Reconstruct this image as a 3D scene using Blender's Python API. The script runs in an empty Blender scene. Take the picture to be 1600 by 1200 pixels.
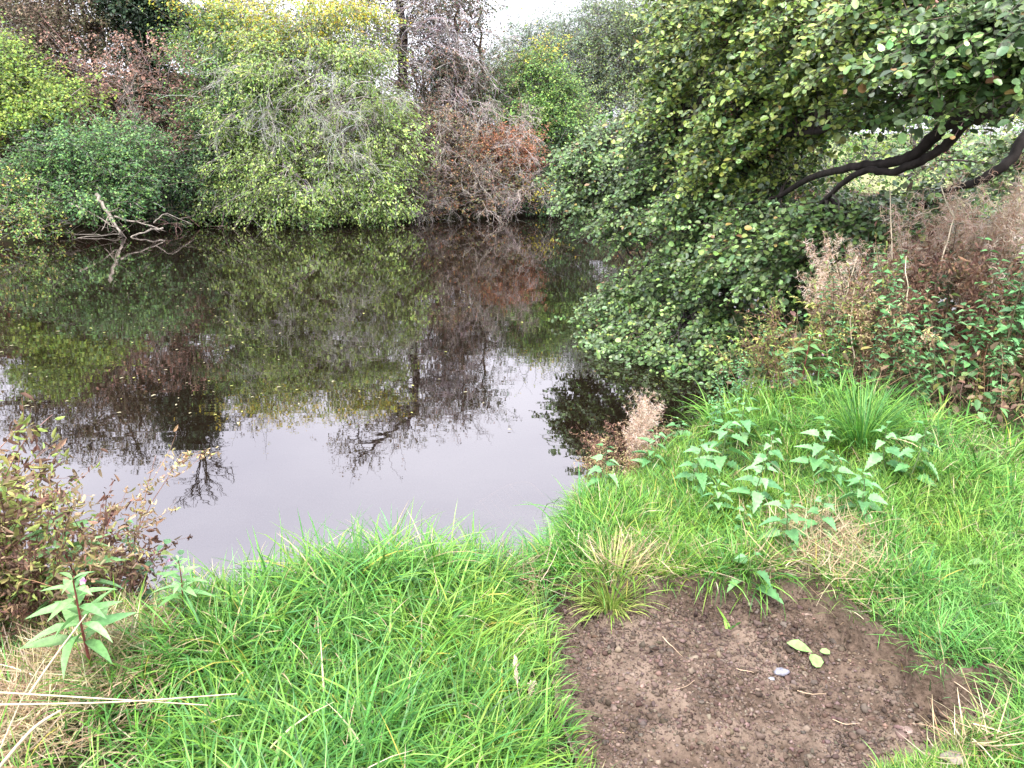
import bpy, math
import numpy as np
from mathutils import Vector
sc = bpy.context.scene
COL = sc.collection
rng = np.random.default_rng(7)
# ------------------------------------------------------------------ camera
H = 2.2; PITCH = math.radians(16.8)
cam = bpy.data.objects.new('camera', bpy.data.cameras.new('camera')); COL.objects.link(cam)
cam.location = (0, 0, H); cam.rotation_euler = (math.pi/2 - PITCH, 0, 0)
cam.data.sensor_width = 36; cam.data.lens = 27; cam.data.clip_start = 0.05; cam.data.clip_end = 2000
sc.camera = cam
# ------------------------------------------------------------------ sky, sun, exposure
SUN_EL, SUN_AZ = math.radians(58), math.radians(200)      # behind the camera, high, veiled by cloud
world = bpy.data.worlds.new('World'); sc.world = world; world.use_nodes = True
wn, wl = world.node_tree.nodes, world.node_tree.links; wn.clear()
wo = wn.new('ShaderNodeOutputWorld'); bg = wn.new('ShaderNodeBackground'); bg.inputs['Strength'].default_value = 0.145
sky = wn.new('ShaderNodeTexSky'); sky.sky_type = 'NISHITA'; sky.sun_disc = False
sky.sun_elevation = SUN_EL; sky.sun_rotation = SUN_AZ; sky.air_density = 1.0; sky.dust_density = 3.0
hs = wn.new('ShaderNodeHueSaturation'); hs.inputs['Saturation'].default_value = 0.10
wl.new(sky.outputs[0], hs.inputs['Color'])
cl = wn.new('ShaderNodeMix'); cl.data_type = 'RGBA'; cl.inputs['Factor'].default_value = 0.72   # even cloud cover over the sky
wl.new(hs.outputs[0], cl.inputs['A'])
tcw = wn.new('ShaderNodeTexCoord'); nzw = wn.new('ShaderNodeTexNoise'); nzw.inputs['Scale'].default_value = 2.2; nzw.inputs['Detail'].default_value = 5
mpw = wn.new('ShaderNodeMapping'); mpw.inputs['Scale'].default_value = (1, 1, 2.2); wl.new(tcw.outputs['Generated'], mpw.inputs[0]); wl.new(mpw.outputs[0], nzw.inputs['Vector'])
rpw = wn.new('ShaderNodeValToRGB'); wl.new(nzw.outputs[0], rpw.inputs[0])
rpw.color_ramp.elements[0].position = .35; rpw.color_ramp.elements[0].color = (5.9, 5.9, 7.0, 1)
rpw.color_ramp.elements[1].position = .70; rpw.color_ramp.elements[1].color = (8.0, 8.0, 8.9, 1)
wl.new(rpw.outputs[0], cl.inputs['B'])
sx = wn.new('ShaderNodeSeparateXYZ'); wl.new(tcw.outputs['Generated'], sx.inputs[0])          # overcast sky: brightest overhead
gr = wn.new('ShaderNodeMapRange'); gr.inputs[1].default_value = 0; gr.inputs[2].default_value = 1; gr.inputs[3].default_value = .66; gr.inputs[4].default_value = 1.4; wl.new(sx.outputs['Z'], gr.inputs[0])
gm = wn.new('ShaderNodeVectorMath'); gm.operation = 'SCALE'; wl.new(cl.outputs['Result'], gm.inputs[0]); wl.new(gr.outputs[0], gm.inputs['Scale'])
wl.new(gm.outputs[0], bg.inputs['Color']); wl.new(bg.outputs[0], wo.inputs[0])
sl = bpy.data.lights.new('sun', 'SUN'); sl.energy = 1.5; sl.angle = math.radians(18); sl.color = (1, .97, .92)
so = bpy.data.objects.new('sun', sl); COL.objects.link(so)
sdir = Vector((math.sin(SUN_AZ)*math.cos(SUN_EL), math.cos(SUN_AZ)*math.cos(SUN_EL), math.sin(SUN_EL)))
so.rotation_euler = sdir.to_track_quat('Z', 'Y').to_euler(); so.location = (0, -5, 30)
vs = sc.view_settings; vs.view_transform = 'Standard'; vs.look = 'None'; vs.gamma = 1; vs.use_curve_mapping = False
vs.exposure = 1.82
sc.render.engine = 'CYCLES'
sc.cycles.max_bounces = 6; sc.cycles.diffuse_bounces = 2; sc.cycles.glossy_bounces = 3; sc.cycles.transmission_bounces = 4
sc.cycles.transparent_max_bounces = 8; sc.cycles.caustics_reflective = False; sc.cycles.caustics_refractive = False

# ------------------------------------------------------------------ picture -> place
cp, sp_ = math.cos(PITCH), math.sin(PITCH)
def ray(u, v):
    a = (u-800)/1200; b = (600-v)/1200
    return np.array((a, cp + b*sp_, -sp_ + b*cp))
def at(u, v, Y):
    d = ray(u, v); p = d*(Y/d[1]); p[2] += H; return p
def rat(u, v, Y):                       # a point known from its mirror image in the river
    p = at(u, v, Y); p[2] = -p[2]; return p
def onz(u, v, z):
    d = ray(u, v); t = (z-H)/d[2]; return d[0]*t, d[1]*t

# ------------------------------------------------------------------ terrain
NEAR = np.array([(-200,-60),(-40,-14),(-12,.5),(-4,2.25),(-2.2,2.3),(-1.3,2.25),(-.95,2.36),(-.6,2.54),(-.2,2.66),(.10,2.88),(.18,3.10),(.48,3.50),
 (.90,4.08),(1.62,4.72),(3.0,6.0),(5.3,8.0),(8.5,10.5),(12,15),(20,22),(40,30),(260,60),(260,-200),(-200,-200)], float)
FAR = np.array([(-260,-30),(-60,5),(-25,13),(-13.6,20.0),(-11.6,21.9),(-10.0,24.6),(-7,25.2),(-4,25.4),(-2.2,27),(1.2,29),(4,29.4),(9,31),(16,35),(32,44),(260,90),(260,600),(-260,600)], float)
def sdist(x, y, poly):
    x = np.asarray(x, float); y = np.asarray(y, float)
    best = np.full(x.shape, 1e9); ins = np.zeros(x.shape, bool)
    n = len(poly)
    for i in range(n):
        ax, ay = poly[i]; bx, by = poly[(i+1) % n]
        dx, dy = bx-ax, by-ay
        t = np.clip(((x-ax)*dx+(y-ay)*dy)/(dx*dx+dy*dy), 0, 1)
        best = np.minimum(best, np.hypot(x-ax-t*dx, y-ay-t*dy))
        c = ((ay > y) != (by > y))
        ins ^= c & (x < (bx-ax)*(y-ay)/((by-ay) if by != ay else 1e-9)+ax)
    return np.where(ins, best, -best)
def sst(a, b, x):
    t = np.clip((x-a)/(b-a), 0, 1); return t*t*(3-2*t)
_ns = np.random.default_rng(3)
_W = [(_ns.normal(size=2), _ns.uniform(0, 6.28)) for _ in range(7)]
def noi(x, y, f, o=0):
    s = 0
    for i, (k, ph) in enumerate(_W):
        s = s + np.sin(f*(k[0]*x+k[1]*y)+ph+o*1.7*(i+1))
    return s/3.2
SOILP = [(852,885),(930,905),(1000,912),(1100,905),(1200,898),(1262,905),(1310,940),(1360,975),(1415,1003),(1450,1042),(1490,1068),(1545,1062),(1575,1110),(1560,1150),(1460,1180),(1370,1200),(1320,1280),(1150,1300),(960,1290),(905,1190),(878,1130),(862,1060),(850,980)]
SOIL = np.array([onz(u, v, .70) for u, v in SOILP])
PITS = [(onz(1490,1110,.65), .09, .08, .09), (onz(1420,1040,.65), .09, .05, .07), (onz(1330,975,.65), .08, .04, .06)]
SBARE = [(onz(1290,835,.8), .17, .30), (onz(1250,880,.78), .12, .16), (onz(812,862,.8), .07, .06)]
def gz(x, y):
    x = np.asarray(x, float); y = np.asarray(y, float)
    x, y = np.broadcast_arrays(x, y)
    d = sdist(x, y, NEAR)
    w = noi(x, y, 2.3)*.05 + noi(x, y, .5, 1)*.04
    plat = .72 + w + .12*np.exp(-((x-1.9)**2+(y-3.5)**2)/.9) - .05*np.exp(-((x-.12)**2/.03+(y-2.5)**2/.12)) + .05*np.exp(-((x+.35)**2+(y-2.1)**2)/.3)
    plat = plat + .10*sst(5, 12, np.hypot(x, y)) + sst(15, 80, x)*1.2
    zn = -.9 + (plat+.9)*sst(-.45, .18, d+noi(x, y, 5, 2)*.05)
    ds = sdist(x, y, SOIL) + noi(x, y, 14, 3)*.012
    zn = zn - .105*sst(-.012, .045, ds)
    for (pc, rx, ry, dp) in PITS: zn = zn - dp*np.exp(-((x-pc[0])/rx)**2-((y-pc[1])/ry)**2)*sst(-.015, .03, ds)
    f = sdist(x, y, FAR) + noi(x, y, 1.3, 4)*.25
    zf = -.9 + 1.15*sst(-.6, .25, f) + (2.9+1.7*sst(1, -8, x))*sst(.1, 8.5, f) + 1.0*sst(10, 60, f) + noi(x, y, .8, 5)*.18*sst(.3, 3, f)
    return np.maximum(zn, zf)
def gpt(u, v):
    z = .75
    for _ in range(12):
        x, y = onz(u, v, z); z = .5*z + .5*float(gz(x, y))
    return np.array((x, y, float(gz(x, y))))

# ------------------------------------------------------------------ materials
def newmat(name):
    m = bpy.data.materials.new(name); m.use_nodes = True; nt = m.node_tree; nt.nodes.clear()
    return m, nt.nodes, nt.links, nt.nodes.new('ShaderNodeOutputMaterial')
def leaf_mat(name, rough=.5, spec=.3, trans=.22):
    m, n, l, out = newmat(name)
    a = n.new('ShaderNodeAttribute'); a.attribute_name = 'tint'
    tc = n.new('ShaderNodeTexCoord'); nz = n.new('ShaderNodeTexNoise'); nz.inputs['Scale'].default_value = 60
    l.new(tc.outputs['Object'], nz.inputs['Vector'])
    mr = n.new('ShaderNodeMapRange'); mr.inputs[1].default_value = .3; mr.inputs[2].default_value = .7; mr.inputs[3].default_value = .78; mr.inputs[4].default_value = 1.2
    l.new(nz.outputs[0], mr.inputs[0])
    mu = n.new('ShaderNodeVectorMath'); mu.operation = 'SCALE'; l.new(a.outputs['Vector'], mu.inputs[0]); l.new(mr.outputs[0], mu.inputs['Scale'])
    p = n.new('ShaderNodeBsdfPrincipled'); p.inputs['Roughness'].default_value = rough; p.inputs['Specular IOR Level'].default_value = spec
    l.new(mu.outputs[0], p.inputs['Base Color'])
    t = n.new('ShaderNodeBsdfTranslucent'); l.new(mu.outputs[0], t.inputs['Color'])
    mx = n.new('ShaderNodeMixShader'); mx.inputs[0].default_value = trans
    l.new(p.outputs[0], mx.inputs[1]); l.new(t.outputs[0], mx.inputs[2]); l.new(mx.outputs[0], out.inputs[0])
    return m
LEAF = leaf_mat('leaf'); GLOSS = leaf_mat('glossy_leaf', .40, .5, .14); GRASS = leaf_mat('grass_blade', .42, .3, .30); DRY = leaf_mat('dry_leaf', .8, .1, .25)
def bark_mat():
    m, n, l, out = newmat('bark')
    a = n.new('ShaderNodeAttribute'); a.attribute_name = 'tint'
    tc = n.new('ShaderNodeTexCoord'); nz = n.new('ShaderNodeTexNoise'); nz.inputs['Scale'].default_value = 14; nz.inputs['Detail'].default_value = 6
    mp = n.new('ShaderNodeMapping'); mp.inputs['Scale'].default_value = (1, 1, .5)
    l.new(tc.outputs['Object'], mp.inputs[0]); l.new(mp.outputs[0], nz.inputs['Vector'])
    mr = n.new('ShaderNodeMapRange'); mr.inputs[1].default_value = .3; mr.inputs[2].default_value = .7; mr.inputs[3].default_value = .5; mr.inputs[4].default_value = 1.5
    l.new(nz.outputs[0], mr.inputs[0])
    mu = n.new('ShaderNodeVectorMath'); mu.operation = 'SCALE'; l.new(a.outputs['Vector'], mu.inputs[0]); l.new(mr.outputs[0], mu.inputs['Scale'])
    p = n.new('ShaderNodeBsdfPrincipled'); p.inputs['Roughness'].default_value = .85; p.inputs['Specular IOR Level'].default_value = .2
    b = n.new('ShaderNodeBump'); b.inputs['Strength'].default_value = .8; b.inputs['Distance'].default_value = .02
    l.new(nz.outputs[0], b.inputs['Height']); l.new(b.outputs[0], p.inputs['Normal'])
    l.new(mu.outputs[0], p.inputs['Base Color']); l.new(p.outputs[0], out.inputs[0])
    return m
BARK = bark_mat()
def earth_mat(name, c0, c1, c2, scale, bump, rough=.9, spec=.15):
    m, n, l, out = newmat(name)
    tc = n.new('ShaderNodeTexCoord')
    n1 = n.new('ShaderNodeTexNoise'); n1.inputs['Scale'].default_value = scale; n1.inputs['Detail'].default_value = 8; n1.inputs['Roughness'].default_value = .65
    n2 = n.new('ShaderNodeTexNoise'); n2.inputs['Scale'].default_value = scale*.14; n2.inputs['Detail'].default_value = 4
    vo = n.new('ShaderNodeTexVoronoi'); vo.inputs['Scale'].default_value = scale*1.6
    for q in (n1, n2, vo): l.new(tc.outputs['Object'], q.inputs['Vector'])
    r = n.new('ShaderNodeValToRGB'); l.new(n1.outputs[0], r.inputs[0])
    r.color_ramp.elements[0].position = .33; r.color_ramp.elements[0].color = (*c0, 1); r.color_ramp.elements[1].position = .68; r.color_ramp.elements[1].color = (*c1, 1)
    mx = n.new('ShaderNodeMix'); mx.data_type = 'RGBA'; mx.inputs['B'].default_value = (*c2, 1)
    r2 = n.new('ShaderNodeMapRange'); r2.inputs[1].default_value = .45; r2.inputs[2].default_value = .62; l.new(n2.outputs[0], r2.inputs[0]); l.new(r2.outputs[0], mx.inputs['Factor'])
    l.new(r.outputs[0], mx.inputs['A'])
    ad = n.new('ShaderNodeMath'); ad.operation = 'ADD'; l.new(n1.outputs[0], ad.inputs[0])
    ms = n.new('ShaderNodeMath'); ms.operation = 'MULTIPLY'; ms.inputs[1].default_value = .4; l.new(vo.outputs['Distance'], ms.inputs[0]); l.new(ms.outputs[0], ad.inputs[1])
    b = n.new('ShaderNodeBump'); b.inputs['Strength'].default_value = 1; b.inputs['Distance'].default_value = bump; l.new(ad.outputs[0], b.inputs['Height'])
    p = n.new('ShaderNodeBsdfPrincipled'); p.inputs['Roughness'].default_value = rough; p.inputs['Specular IOR Level'].default_value = spec
    l.new(mx.outputs['Result'], p.inputs['Base Color']); l.new(b.outputs[0], p.inputs['Normal']); l.new(p.outputs[0], out.inputs[0])
    return m
SOILM = earth_mat('bare_soil', (.045, .031, .021), (.155, .109, .080), (.185, .137, .102), 38, .012)
GROUNDM = earth_mat('turf_earth', (.022, .018, .010), (.06, .045, .028), (.03, .038, .014), 22, .01)
# water
def water_mat():
    m, n, l, out = newmat('river_water')
    tc = n.new('ShaderNodeTexCoord')
    mp = n.new('ShaderNodeMapping'); mp.inputs['Scale'].default_value = (1, 2.2, 1); l.new(tc.outputs['Object'], mp.inputs[0])
    n1 = n.new('ShaderNodeTexNoise'); n1.inputs['Scale'].default_value = 2.2; n1.inputs['Detail'].default_value = 2
    n2 = n.new('ShaderNodeTexNoise'); n2.inputs['Scale'].default_value = .5; n2.inputs['Detail'].default_value = 1
    l.new(mp.outputs[0], n1.inputs['Vector']); l.new(mp.outputs[0], n2.inputs['Vector'])
    mm = n.new('ShaderNodeMath'); mm.operation = 'MULTIPLY_ADD'; mm.inputs[1].default_value = 2.5; l.new(n2.outputs[0], mm.inputs[0]); l.new(n1.outputs[0], mm.inputs[2])
    b = n.new('ShaderNodeBump'); b.inputs['Strength'].default_value = .14; b.inputs['Distance'].default_value = .004; l.new(mm.outputs[0], b.inputs['Height'])
    g = n.new('ShaderNodeBsdfGlossy'); g.inputs['Roughness'].default_value = .015; g.inputs['Color'].default_value = (1, .97, .98, 1); l.new(b.outputs[0], g.inputs['Normal'])
    d = n.new('ShaderNodeBsdfDiffuse'); d.inputs['Color'].default_value = (.013, .0085, .0055, 1)
    t = n.new('ShaderNodeBsdfTransparent'); t.inputs['Color'].default_value = (.8, .62, .42, 1)
    mx = n.new('ShaderNodeMixShader'); mx.inputs[0].default_value = .45; l.new(d.outputs[0], mx.inputs[1]); l.new(t.outputs[0], mx.inputs[2])
    f = n.new('ShaderNodeFresnel'); f.inputs['IOR'].default_value = 2.45; l.new(b.outputs[0], f.inputs['Normal'])
    m2 = n.new('ShaderNodeMixShader'); l.new(f.outputs[0], m2.inputs[0]); l.new(mx.outputs[0], m2.inputs[1]); l.new(g.outputs[0], m2.inputs[2])
    l.new(m2.outputs[0], out.inputs[0]); return m
WATER = water_mat()

# ------------------------------------------------------------------ mesh builder
class MB:
    def __init__(s): s.V = []; s.L = []; s.C = []; s.T = []; s.n = 0
    def add(s, v, loops, counts, tint):
        v = np.asarray(v, np.float32).reshape(-1, 3); loops = np.asarray(loops, np.int64).ravel(); counts = np.asarray(counts, np.int64).ravel()
        s.V.append(v); s.L.append(loops+s.n); s.C.append(counts); s.n += len(v)
        t = np.asarray(tint, np.float32)
        if t.ndim == 1: t = np.tile(t, (len(counts), 1))
        s.T.append(t)
    def mesh(s, name, mat, smooth=False):
        me = bpy.data.meshes.new(name)
        if not s.V: return me
        V = np.concatenate(s.V); L = np.concatenate(s.L).astype(np.int32); C = np.concatenate(s.C).astype(np.int32); T = np.concatenate(s.T)
        me.vertices.add(len(V)); me.vertices.foreach_set('co', V.ravel())
        me.loops.add(len(L)); me.loops.foreach_set('vertex_index', L)
        me.polygons.add(len(C)); st = np.concatenate(([0], np.cumsum(C)[:-1])).astype(np.int32)
        me.polygons.foreach_set('loop_start', st); me.polygons.foreach_set('loop_total', C)
        if smooth: me.polygons.foreach_set('use_smooth', np.ones(len(C), bool))
        me.update(calc_edges=True)
        a = me.attributes.new('tint', 'FLOAT_VECTOR', 'FACE'); a.data.foreach_set('vector', T.astype(np.float32).ravel())
        me.materials.append(mat)
        return me
    def obj(s, name, mat, parent=None, smooth=False):
        o = bpy.data.objects.new(name, s.mesh(name, mat, smooth)); COL.objects.link(o)
        if parent is not None:
            o.parent = parent; o.matrix_parent_inverse = parent.matrix_world.inverted() if False else o.matrix_parent_inverse
        return o
def nrm(a): return a/np.maximum(np.linalg.norm(a, axis=-1, keepdims=True), 1e-9)
def rvec(n): return nrm(rng.normal(size=(n, 3)))
TPL = {
 'quad': (np.array([(0,0,0),(.45,-.5,.1),(1,0,0),(.45,.5,.1)]), [[0,1,2,3]]),
 'round': (np.array([(0,0,0),(.2,-.36,.06),(.58,-.5,.1),(.92,-.28,.05),(.96,0,0),(.92,.28,.05),(.58,.5,.1),(.2,.36,.06),(.5,0,-.02)]), [[0,8,4,3,2,1],[0,7,6,5,4,8]]),
 'tri3': (np.array([(0,0,0),(.3,-.42,.08),(.7,-.36,.07),(1,0,0),(.7,.36,.07),(.3,.42,.08)]), [[0,3,2,1],[0,5,4,3]]),
 'lance': (np.array([(0,0,0),(.2,-.32,.05),(.42,-.5,.08),(.7,-.34,.05),(.88,-.14,.02),(1,0,0),(.88,.14,.02),(.7,.34,.05),(.42,.5,.08),(.2,.32,.05),(.42,0,0),(.7,0,0)]),
           [[0,10,2,1],[10,11,3,2],[11,5,4,3],[0,9,8,10],[10,8,7,11],[11,7,6,5]]),
 'nettle': (np.array([(0,0,0),(.02,-.28,.09),(.12,-.31,.08),(.17,-.5,.16),(.27,-.38,.11),(.33,-.5,.15),(.44,-.32,.09),(.5,-.40,.12),(.6,-.24,.07),(.66,-.29,.08),(.75,-.14,.04),(.8,-.16,.04),(1,0,0),
            (.8,.16,.04),(.75,.14,.04),(.66,.29,.08),(.6,.24,.07),(.5,.40,.12),(.44,.32,.09),(.33,.5,.15),(.27,.38,.11),(.17,.5,.16),(.12,.31,.08),(.02,.28,.09),(.3,0,-.02),(.6,0,-.02)]),
            [[0,24,4,3,2,1],[24,25,8,7,6,5,4],[25,12,11,10,9,8],[0,23,22,21,20,24],[24,20,19,18,17,16,25],[25,16,15,14,13,12]]),
}
def leaves(mb, kind, P, D, N, size, width, tint, bend=.2):
    n = len(P)
    if n == 0: return
    tv, tf = TPL[kind]; m = len(tv)
    D = nrm(D); S = nrm(np.cross(D, N)); N = np.cross(S, D)
    size = np.broadcast_to(np.asarray(size, float), (n,))[:, None, None]; width = np.broadcast_to(np.asarray(width, float), (n,))[:, None, None]
    bend = np.broadcast_to(np.asarray(bend, float), (n,))[:, None, None]
    t = tv[None, :, 0:1]; s_ = tv[None, :, 1:2]; h = tv[None, :, 2:3]
    V = P[:, None] + size*(t*D[:, None] + s_*width*S[:, None] + (h-bend*t*t)*N[:, None])
    fl = np.concatenate(tf); fc = [len(f) for f in tf]
    L = (np.asarray(fl)[None] + (np.arange(n)*m)[:, None])
    tint = np.asarray(tint, float)
    if tint.ndim == 1: tint = np.tile(tint, (n, 1))
    mb.add(V, L, np.tile(fc, n), np.repeat(tint, len(tf), axis=0))
def tubes(mb, P, R, sides, tint):
    P = np.asarray(P, float); n, k, _ = P.shape
    R = np.broadcast_to(np.asarray(R, float), (n, k))
    T = np.gradient(P, axis=1); T = nrm(T)
    mean = nrm(P[:, -1]-P[:, 0]); ref = np.where(np.abs(mean[:, 2:3]) > .8, np.array([[1., 0, 0]]), np.array([[0, 0, 1.]]))
    U = nrm(np.cross(T, ref[:, None])); W = np.cross(T, U)
    a = np.arange(sides)*2*math.pi/sides
    V = P[:, :, None] + R[:, :, None, None]*(np.cos(a)[None, None, :, None]*U[:, :, None] + np.sin(a)[None, None, :, None]*W[:, :, None])
    i = np.arange(k-1)[:, None]; j = np.arange(sides)[None]; j2 = (j+1) % sides
    F = np.stack([i*sides+j, i*sides+j2, (i+1)*sides+j2, (i+1)*sides+j], -1).reshape(-1, 4)
    nf = len(F)
    L = F[None] + (np.arange(n)*k*sides)[:, None, None]
    tint = np.asarray(tint, float)
    if tint.ndim == 1: tint = np.tile(tint, (n, 1))
    mb.add(V, L, np.full(n*nf, 4), np.repeat(tint, nf, axis=0))
def ribbons(mb, P, Wd, tint, side=None):
    P = np.asarray(P, float); n, k, _ = P.shape
    Wd = np.broadcast_to(np.asarray(Wd, float), (n, k))
    if side is None: side = rvec(n)
    T = nrm(np.gradient(P, axis=1)); S = nrm(np.cross(T, np.cross(side[:, None]*np.ones((1, k, 1)), T)))
    V = np.stack([P-S*Wd[..., None]/2, P+S*Wd[..., None]/2], 2)
    i = np.arange(k-1)
    F = np.stack([2*i, 2*i+1, 2*i+3, 2*i+2], -1)
    L = F[None] + (np.arange(n)*k*2)[:, None, None]
    tint = np.asarray(tint, float)
    if tint.ndim == 1: tint = np.tile(tint, (n, 1))
    mb.add(V, L, np.full(n*(k-1), 4), np.repeat(tint, k-1, axis=0))
def grow(S, D, L, k, g=0., wob=.15):
    """n curved shoots: start S, direction D, length L, gravity g."""
    n = len(S); P = [S]; d = nrm(D); st = (np.broadcast_to(np.asarray(L, float), (n,))/(k-1))[:, None]
    for i in range(k-1):
        d = nrm(d + np.array([0, 0, g/(k-1)]) + rng.normal(size=(n, 3))*wob)
        P.append(P[-1]+d*st)
    return np.stack(P, 1)
def sprout(P, per, ang, Lr, k, g, wob, t0=.25):
    """children of the shoots P (n,k,3)"""
    n, kk, _ = P.shape; idx = np.repeat(np.arange(n), per); m = len(idx)
    t = rng.uniform(t0, .98, m)*(kk-1); i = np.minimum(t.astype(int), kk-2); f = (t-i)[:, None]
    S = P[idx, i]*(1-f)+P[idx, i+1]*f; T = nrm(P[idx, i+1]-P[idx, i])
    plen = np.linalg.norm(np.diff(P, axis=1), axis=2).sum(1)[idx]
    R = rng.normal(size=(m, 3)); R = nrm(R-(R*T).sum(1, keepdims=True)*T)
    a = rng.uniform(.6, 1.3, m)[:, None]*ang
    return grow(S, T*np.cos(a)+R*np.sin(a), plen*Lr*rng.uniform(.5, 1.2, m), k, g, wob), idx
def curve(a, b, k, sag=0., wob=.06):
    a = np.asarray(a, float); b = np.asarray(b, float); t = np.linspace(0, 1, k)[:, None]
    L = np.linalg.norm(b-a, axis=-1)
    if a.ndim == 1:
        p = a*(1-t)+b*t; p[:, 2] += (sag*L*4*t*(1-t))[:, 0]; w = rng.normal(size=(k, 3))*wob*L/3; w[0] = 0; w[-1] = 0
        return p+w
    n = len(a); t = t[None]; p = a[:, None]*(1-t)+b[:, None]*t
    p[..., 2] += sag*L[:, None]*(4*t*(1-t))[..., 0]
    w = rng.normal(size=(n, k, 3))*(wob*L/3)[:, None, None]; w[:, 0] = 0; w[:, -1] = 0
    return p+w
def smoothline(pts, m=4):
    pts = np.asarray(pts, float); n = len(pts); out = []
    for i in range(n-1):
        p0 = pts[max(i-1, 0)]; p1 = pts[i]; p2 = pts[i+1]; p3 = pts[min(i+2, n-1)]
        for j in range(m):
            t = j/m; out.append(.5*((2*p1)+(-p0+p2)*t+(2*p0-5*p1+4*p2-p3)*t*t+(-p0+3*p1-3*p2+p3)*t**3))
    out.append(pts[-1]); return np.array(out)
def pick(pal, n, jit=.18):
    pal = np.asarray(pal, float); c = pal[rng.integers(0, len(pal), n)]
    return np.clip(c*np.exp(rng.normal(size=(n, 1))*jit)*np.exp(rng.normal(size=(n, 3))*jit*.35), 0, .85)
def tag(o, label=None, cat=None, group=None, kind=None):
    if label: o['label'] = label
    if cat: o['category'] = cat
    if group: o['group'] = group
    if kind: o['kind'] = kind
    return o
def thing(name, label, cat, loc, group=None, rz=0.):
    o = bpy.data.objects.new(name, None); COL.objects.link(o); o.location = loc; o.rotation_euler = (0, 0, rz)
    o.empty_display_size = .2
    return tag(o, label, cat, group)
def copytree(o, loc, rz, s, label, group=None, tilt=(0, 0)):
    r = o.copy(); COL.objects.link(r); r.location = loc; r.rotation_euler = (tilt[0], tilt[1], rz); r.scale = (s, s, s); r['label'] = label
    if group: r['group'] = group
    for ch in list(o.children):
        c = ch.copy(); COL.objects.link(c); c.parent = r
        for g in ch.children:
            d = g.copy(); COL.objects.link(d); d.parent = c
    return r
def shift(mb, o):                        # builders work in world coordinates; children sit relative to their thing
    for v in mb.V: v -= np.array(o, np.float32)

# ------------------------------------------------------------------ ground and water sheets
def axis(a, b, n0, step, lo, hi):
    mid = np.arange(a, b+1e-6, step)
    up = b + np.cumsum(step*1.09**np.arange(1, 400)); up = up[up < hi]; dn = a - np.cumsum(step*1.09**np.arange(1, 400)); dn = dn[dn > lo]
    return np.concatenate((dn[::-1], mid, up))
def grid_obj(name, xs, ys, zf, mat):
    X, Y = np.meshgrid(xs, ys); Z = zf(X, Y); nx, ny = len(xs), len(ys)
    mb = MB(); i = np.arange(ny-1)[:, None]; j = np.arange(nx-1)[None]
    F = np.stack([i*nx+j, i*nx+j+1, (i+1)*nx+j+1, (i+1)*nx+j], -1).reshape(-1, 4)
    mb.add(np.stack([X, Y, Z], -1), F, np.full(len(F), 4), (.1, .1, .1))
    return mb.obj(name, mat, smooth=True)
def yax():
    a = axis(1.2, 5.0, 0, .025, -60, 6.0)
    b = np.arange(6.1, 36, .25); c = 36 + np.cumsum(.3*1.12**np.arange(60)); return np.concatenate((a, b, c[c < 560]))
def xax():
    a = axis(-2.2, 3.2, 0, .025, -3.6, 4.6)
    up = np.concatenate((np.arange(4.8, 22, .3), 22+np.cumsum(.4*1.13**np.arange(60)))); dn = -np.concatenate((np.arange(3.8, 22, .3), 22+np.cumsum(.4*1.13**np.arange(60))))
    return np.concatenate((dn[dn > -250][::-1], a, up[up < 250]))
tag(grid_obj('ground', xax(), yax(), lambda x, y: gz(x, y)-.05*sst(.02, .07, sdist(x, y, SOIL)+noi(x, y, 14, 3)*.012), GROUNDM), kind='structure')
MEADOW = earth_mat('meadow', (.13, .17, .06), (.22, .26, .10), (.26, .27, .13), 3, .05)
_x, _y = xax(), yax()
tag(grid_obj('meadow', _x[(_x > 9) & (_x < 160)], _y[(_y > 36) & (_y < 300)], lambda x, y: gz(x, y)+.05, MEADOW), 'pale green field beyond the river at the right', kind='structure')
tag(grid_obj('water', np.linspace(-240, 240, 3), np.linspace(-150, 560, 3), lambda x, y: x*0, WATER), kind='structure')
# bare trodden soil, a fine sheet just above the ground sheet
_LAT = np.random.default_rng(11).random((256, 256))
def vnoise(x, y, f):
    X, Y = x*f+37.3, y*f+11.7; i = np.floor(X).astype(int); j = np.floor(Y).astype(int); a = X-i; b = Y-j; a = a*a*(3-2*a); b = b*b*(3-2*b)
    g = lambda p, q: _LAT[p % 256, q % 256]
    return (g(i, j)*(1-a)+g(i+1, j)*a)*(1-b)+(g(i, j+1)*(1-a)+g(i+1, j+1)*a)*b
def soilz(x, y):
    h = gz(x, y)+.004; wx = x+.02*vnoise(x, y, 20); wy = y+.02*vnoise(y, x, 22)
    rough = .35+.9*sst(.35, .65, vnoise(x, y, 4.1))
    for f, a in ((6, .030), (15, .018)): h = h + (vnoise(wx, wy, f)-.5)*a
    for f, a in ((38, .018), (80, .014), (150, .010)): h = h + (vnoise(wx, wy, f)-.35)*a*rough*(1-2*abs(vnoise(wy, wx, f*.7)-.5))*1.3
    return h
def soil_sheet():
    x0, y0 = SOIL.min(0)-.06; x1, y1 = SOIL.max(0)+.06
    xs = np.arange(x0, x1, .005); ys = np.arange(max(y0, 1.2), y1, .005)
    X, Y = np.meshgrid(xs, ys); Z = soilz(X, Y); nx, ny = len(xs), len(ys)
    i = np.arange(ny-1)[:, None]; j = np.arange(nx-1)[None]
    F = np.stack([i*nx+j, i*nx+j+1, (i+1)*nx+j+1, (i+1)*nx+j], -1).reshape(-1, 4)
    sd = sdist(X, Y, SOIL)+noi(X, Y, 14, 3)*.012
    keep = (sd.ravel()[F] > -.012).all(1); F = F[keep]
    mb = MB(); mb.add(np.stack([X, Y, Z], -1), F, np.full(len(F), 4), (.1, .1, .1))
    return mb.obj('bare_soil', SOILM, smooth=True)
tag(soil_sheet(), kind='structure')
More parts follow.
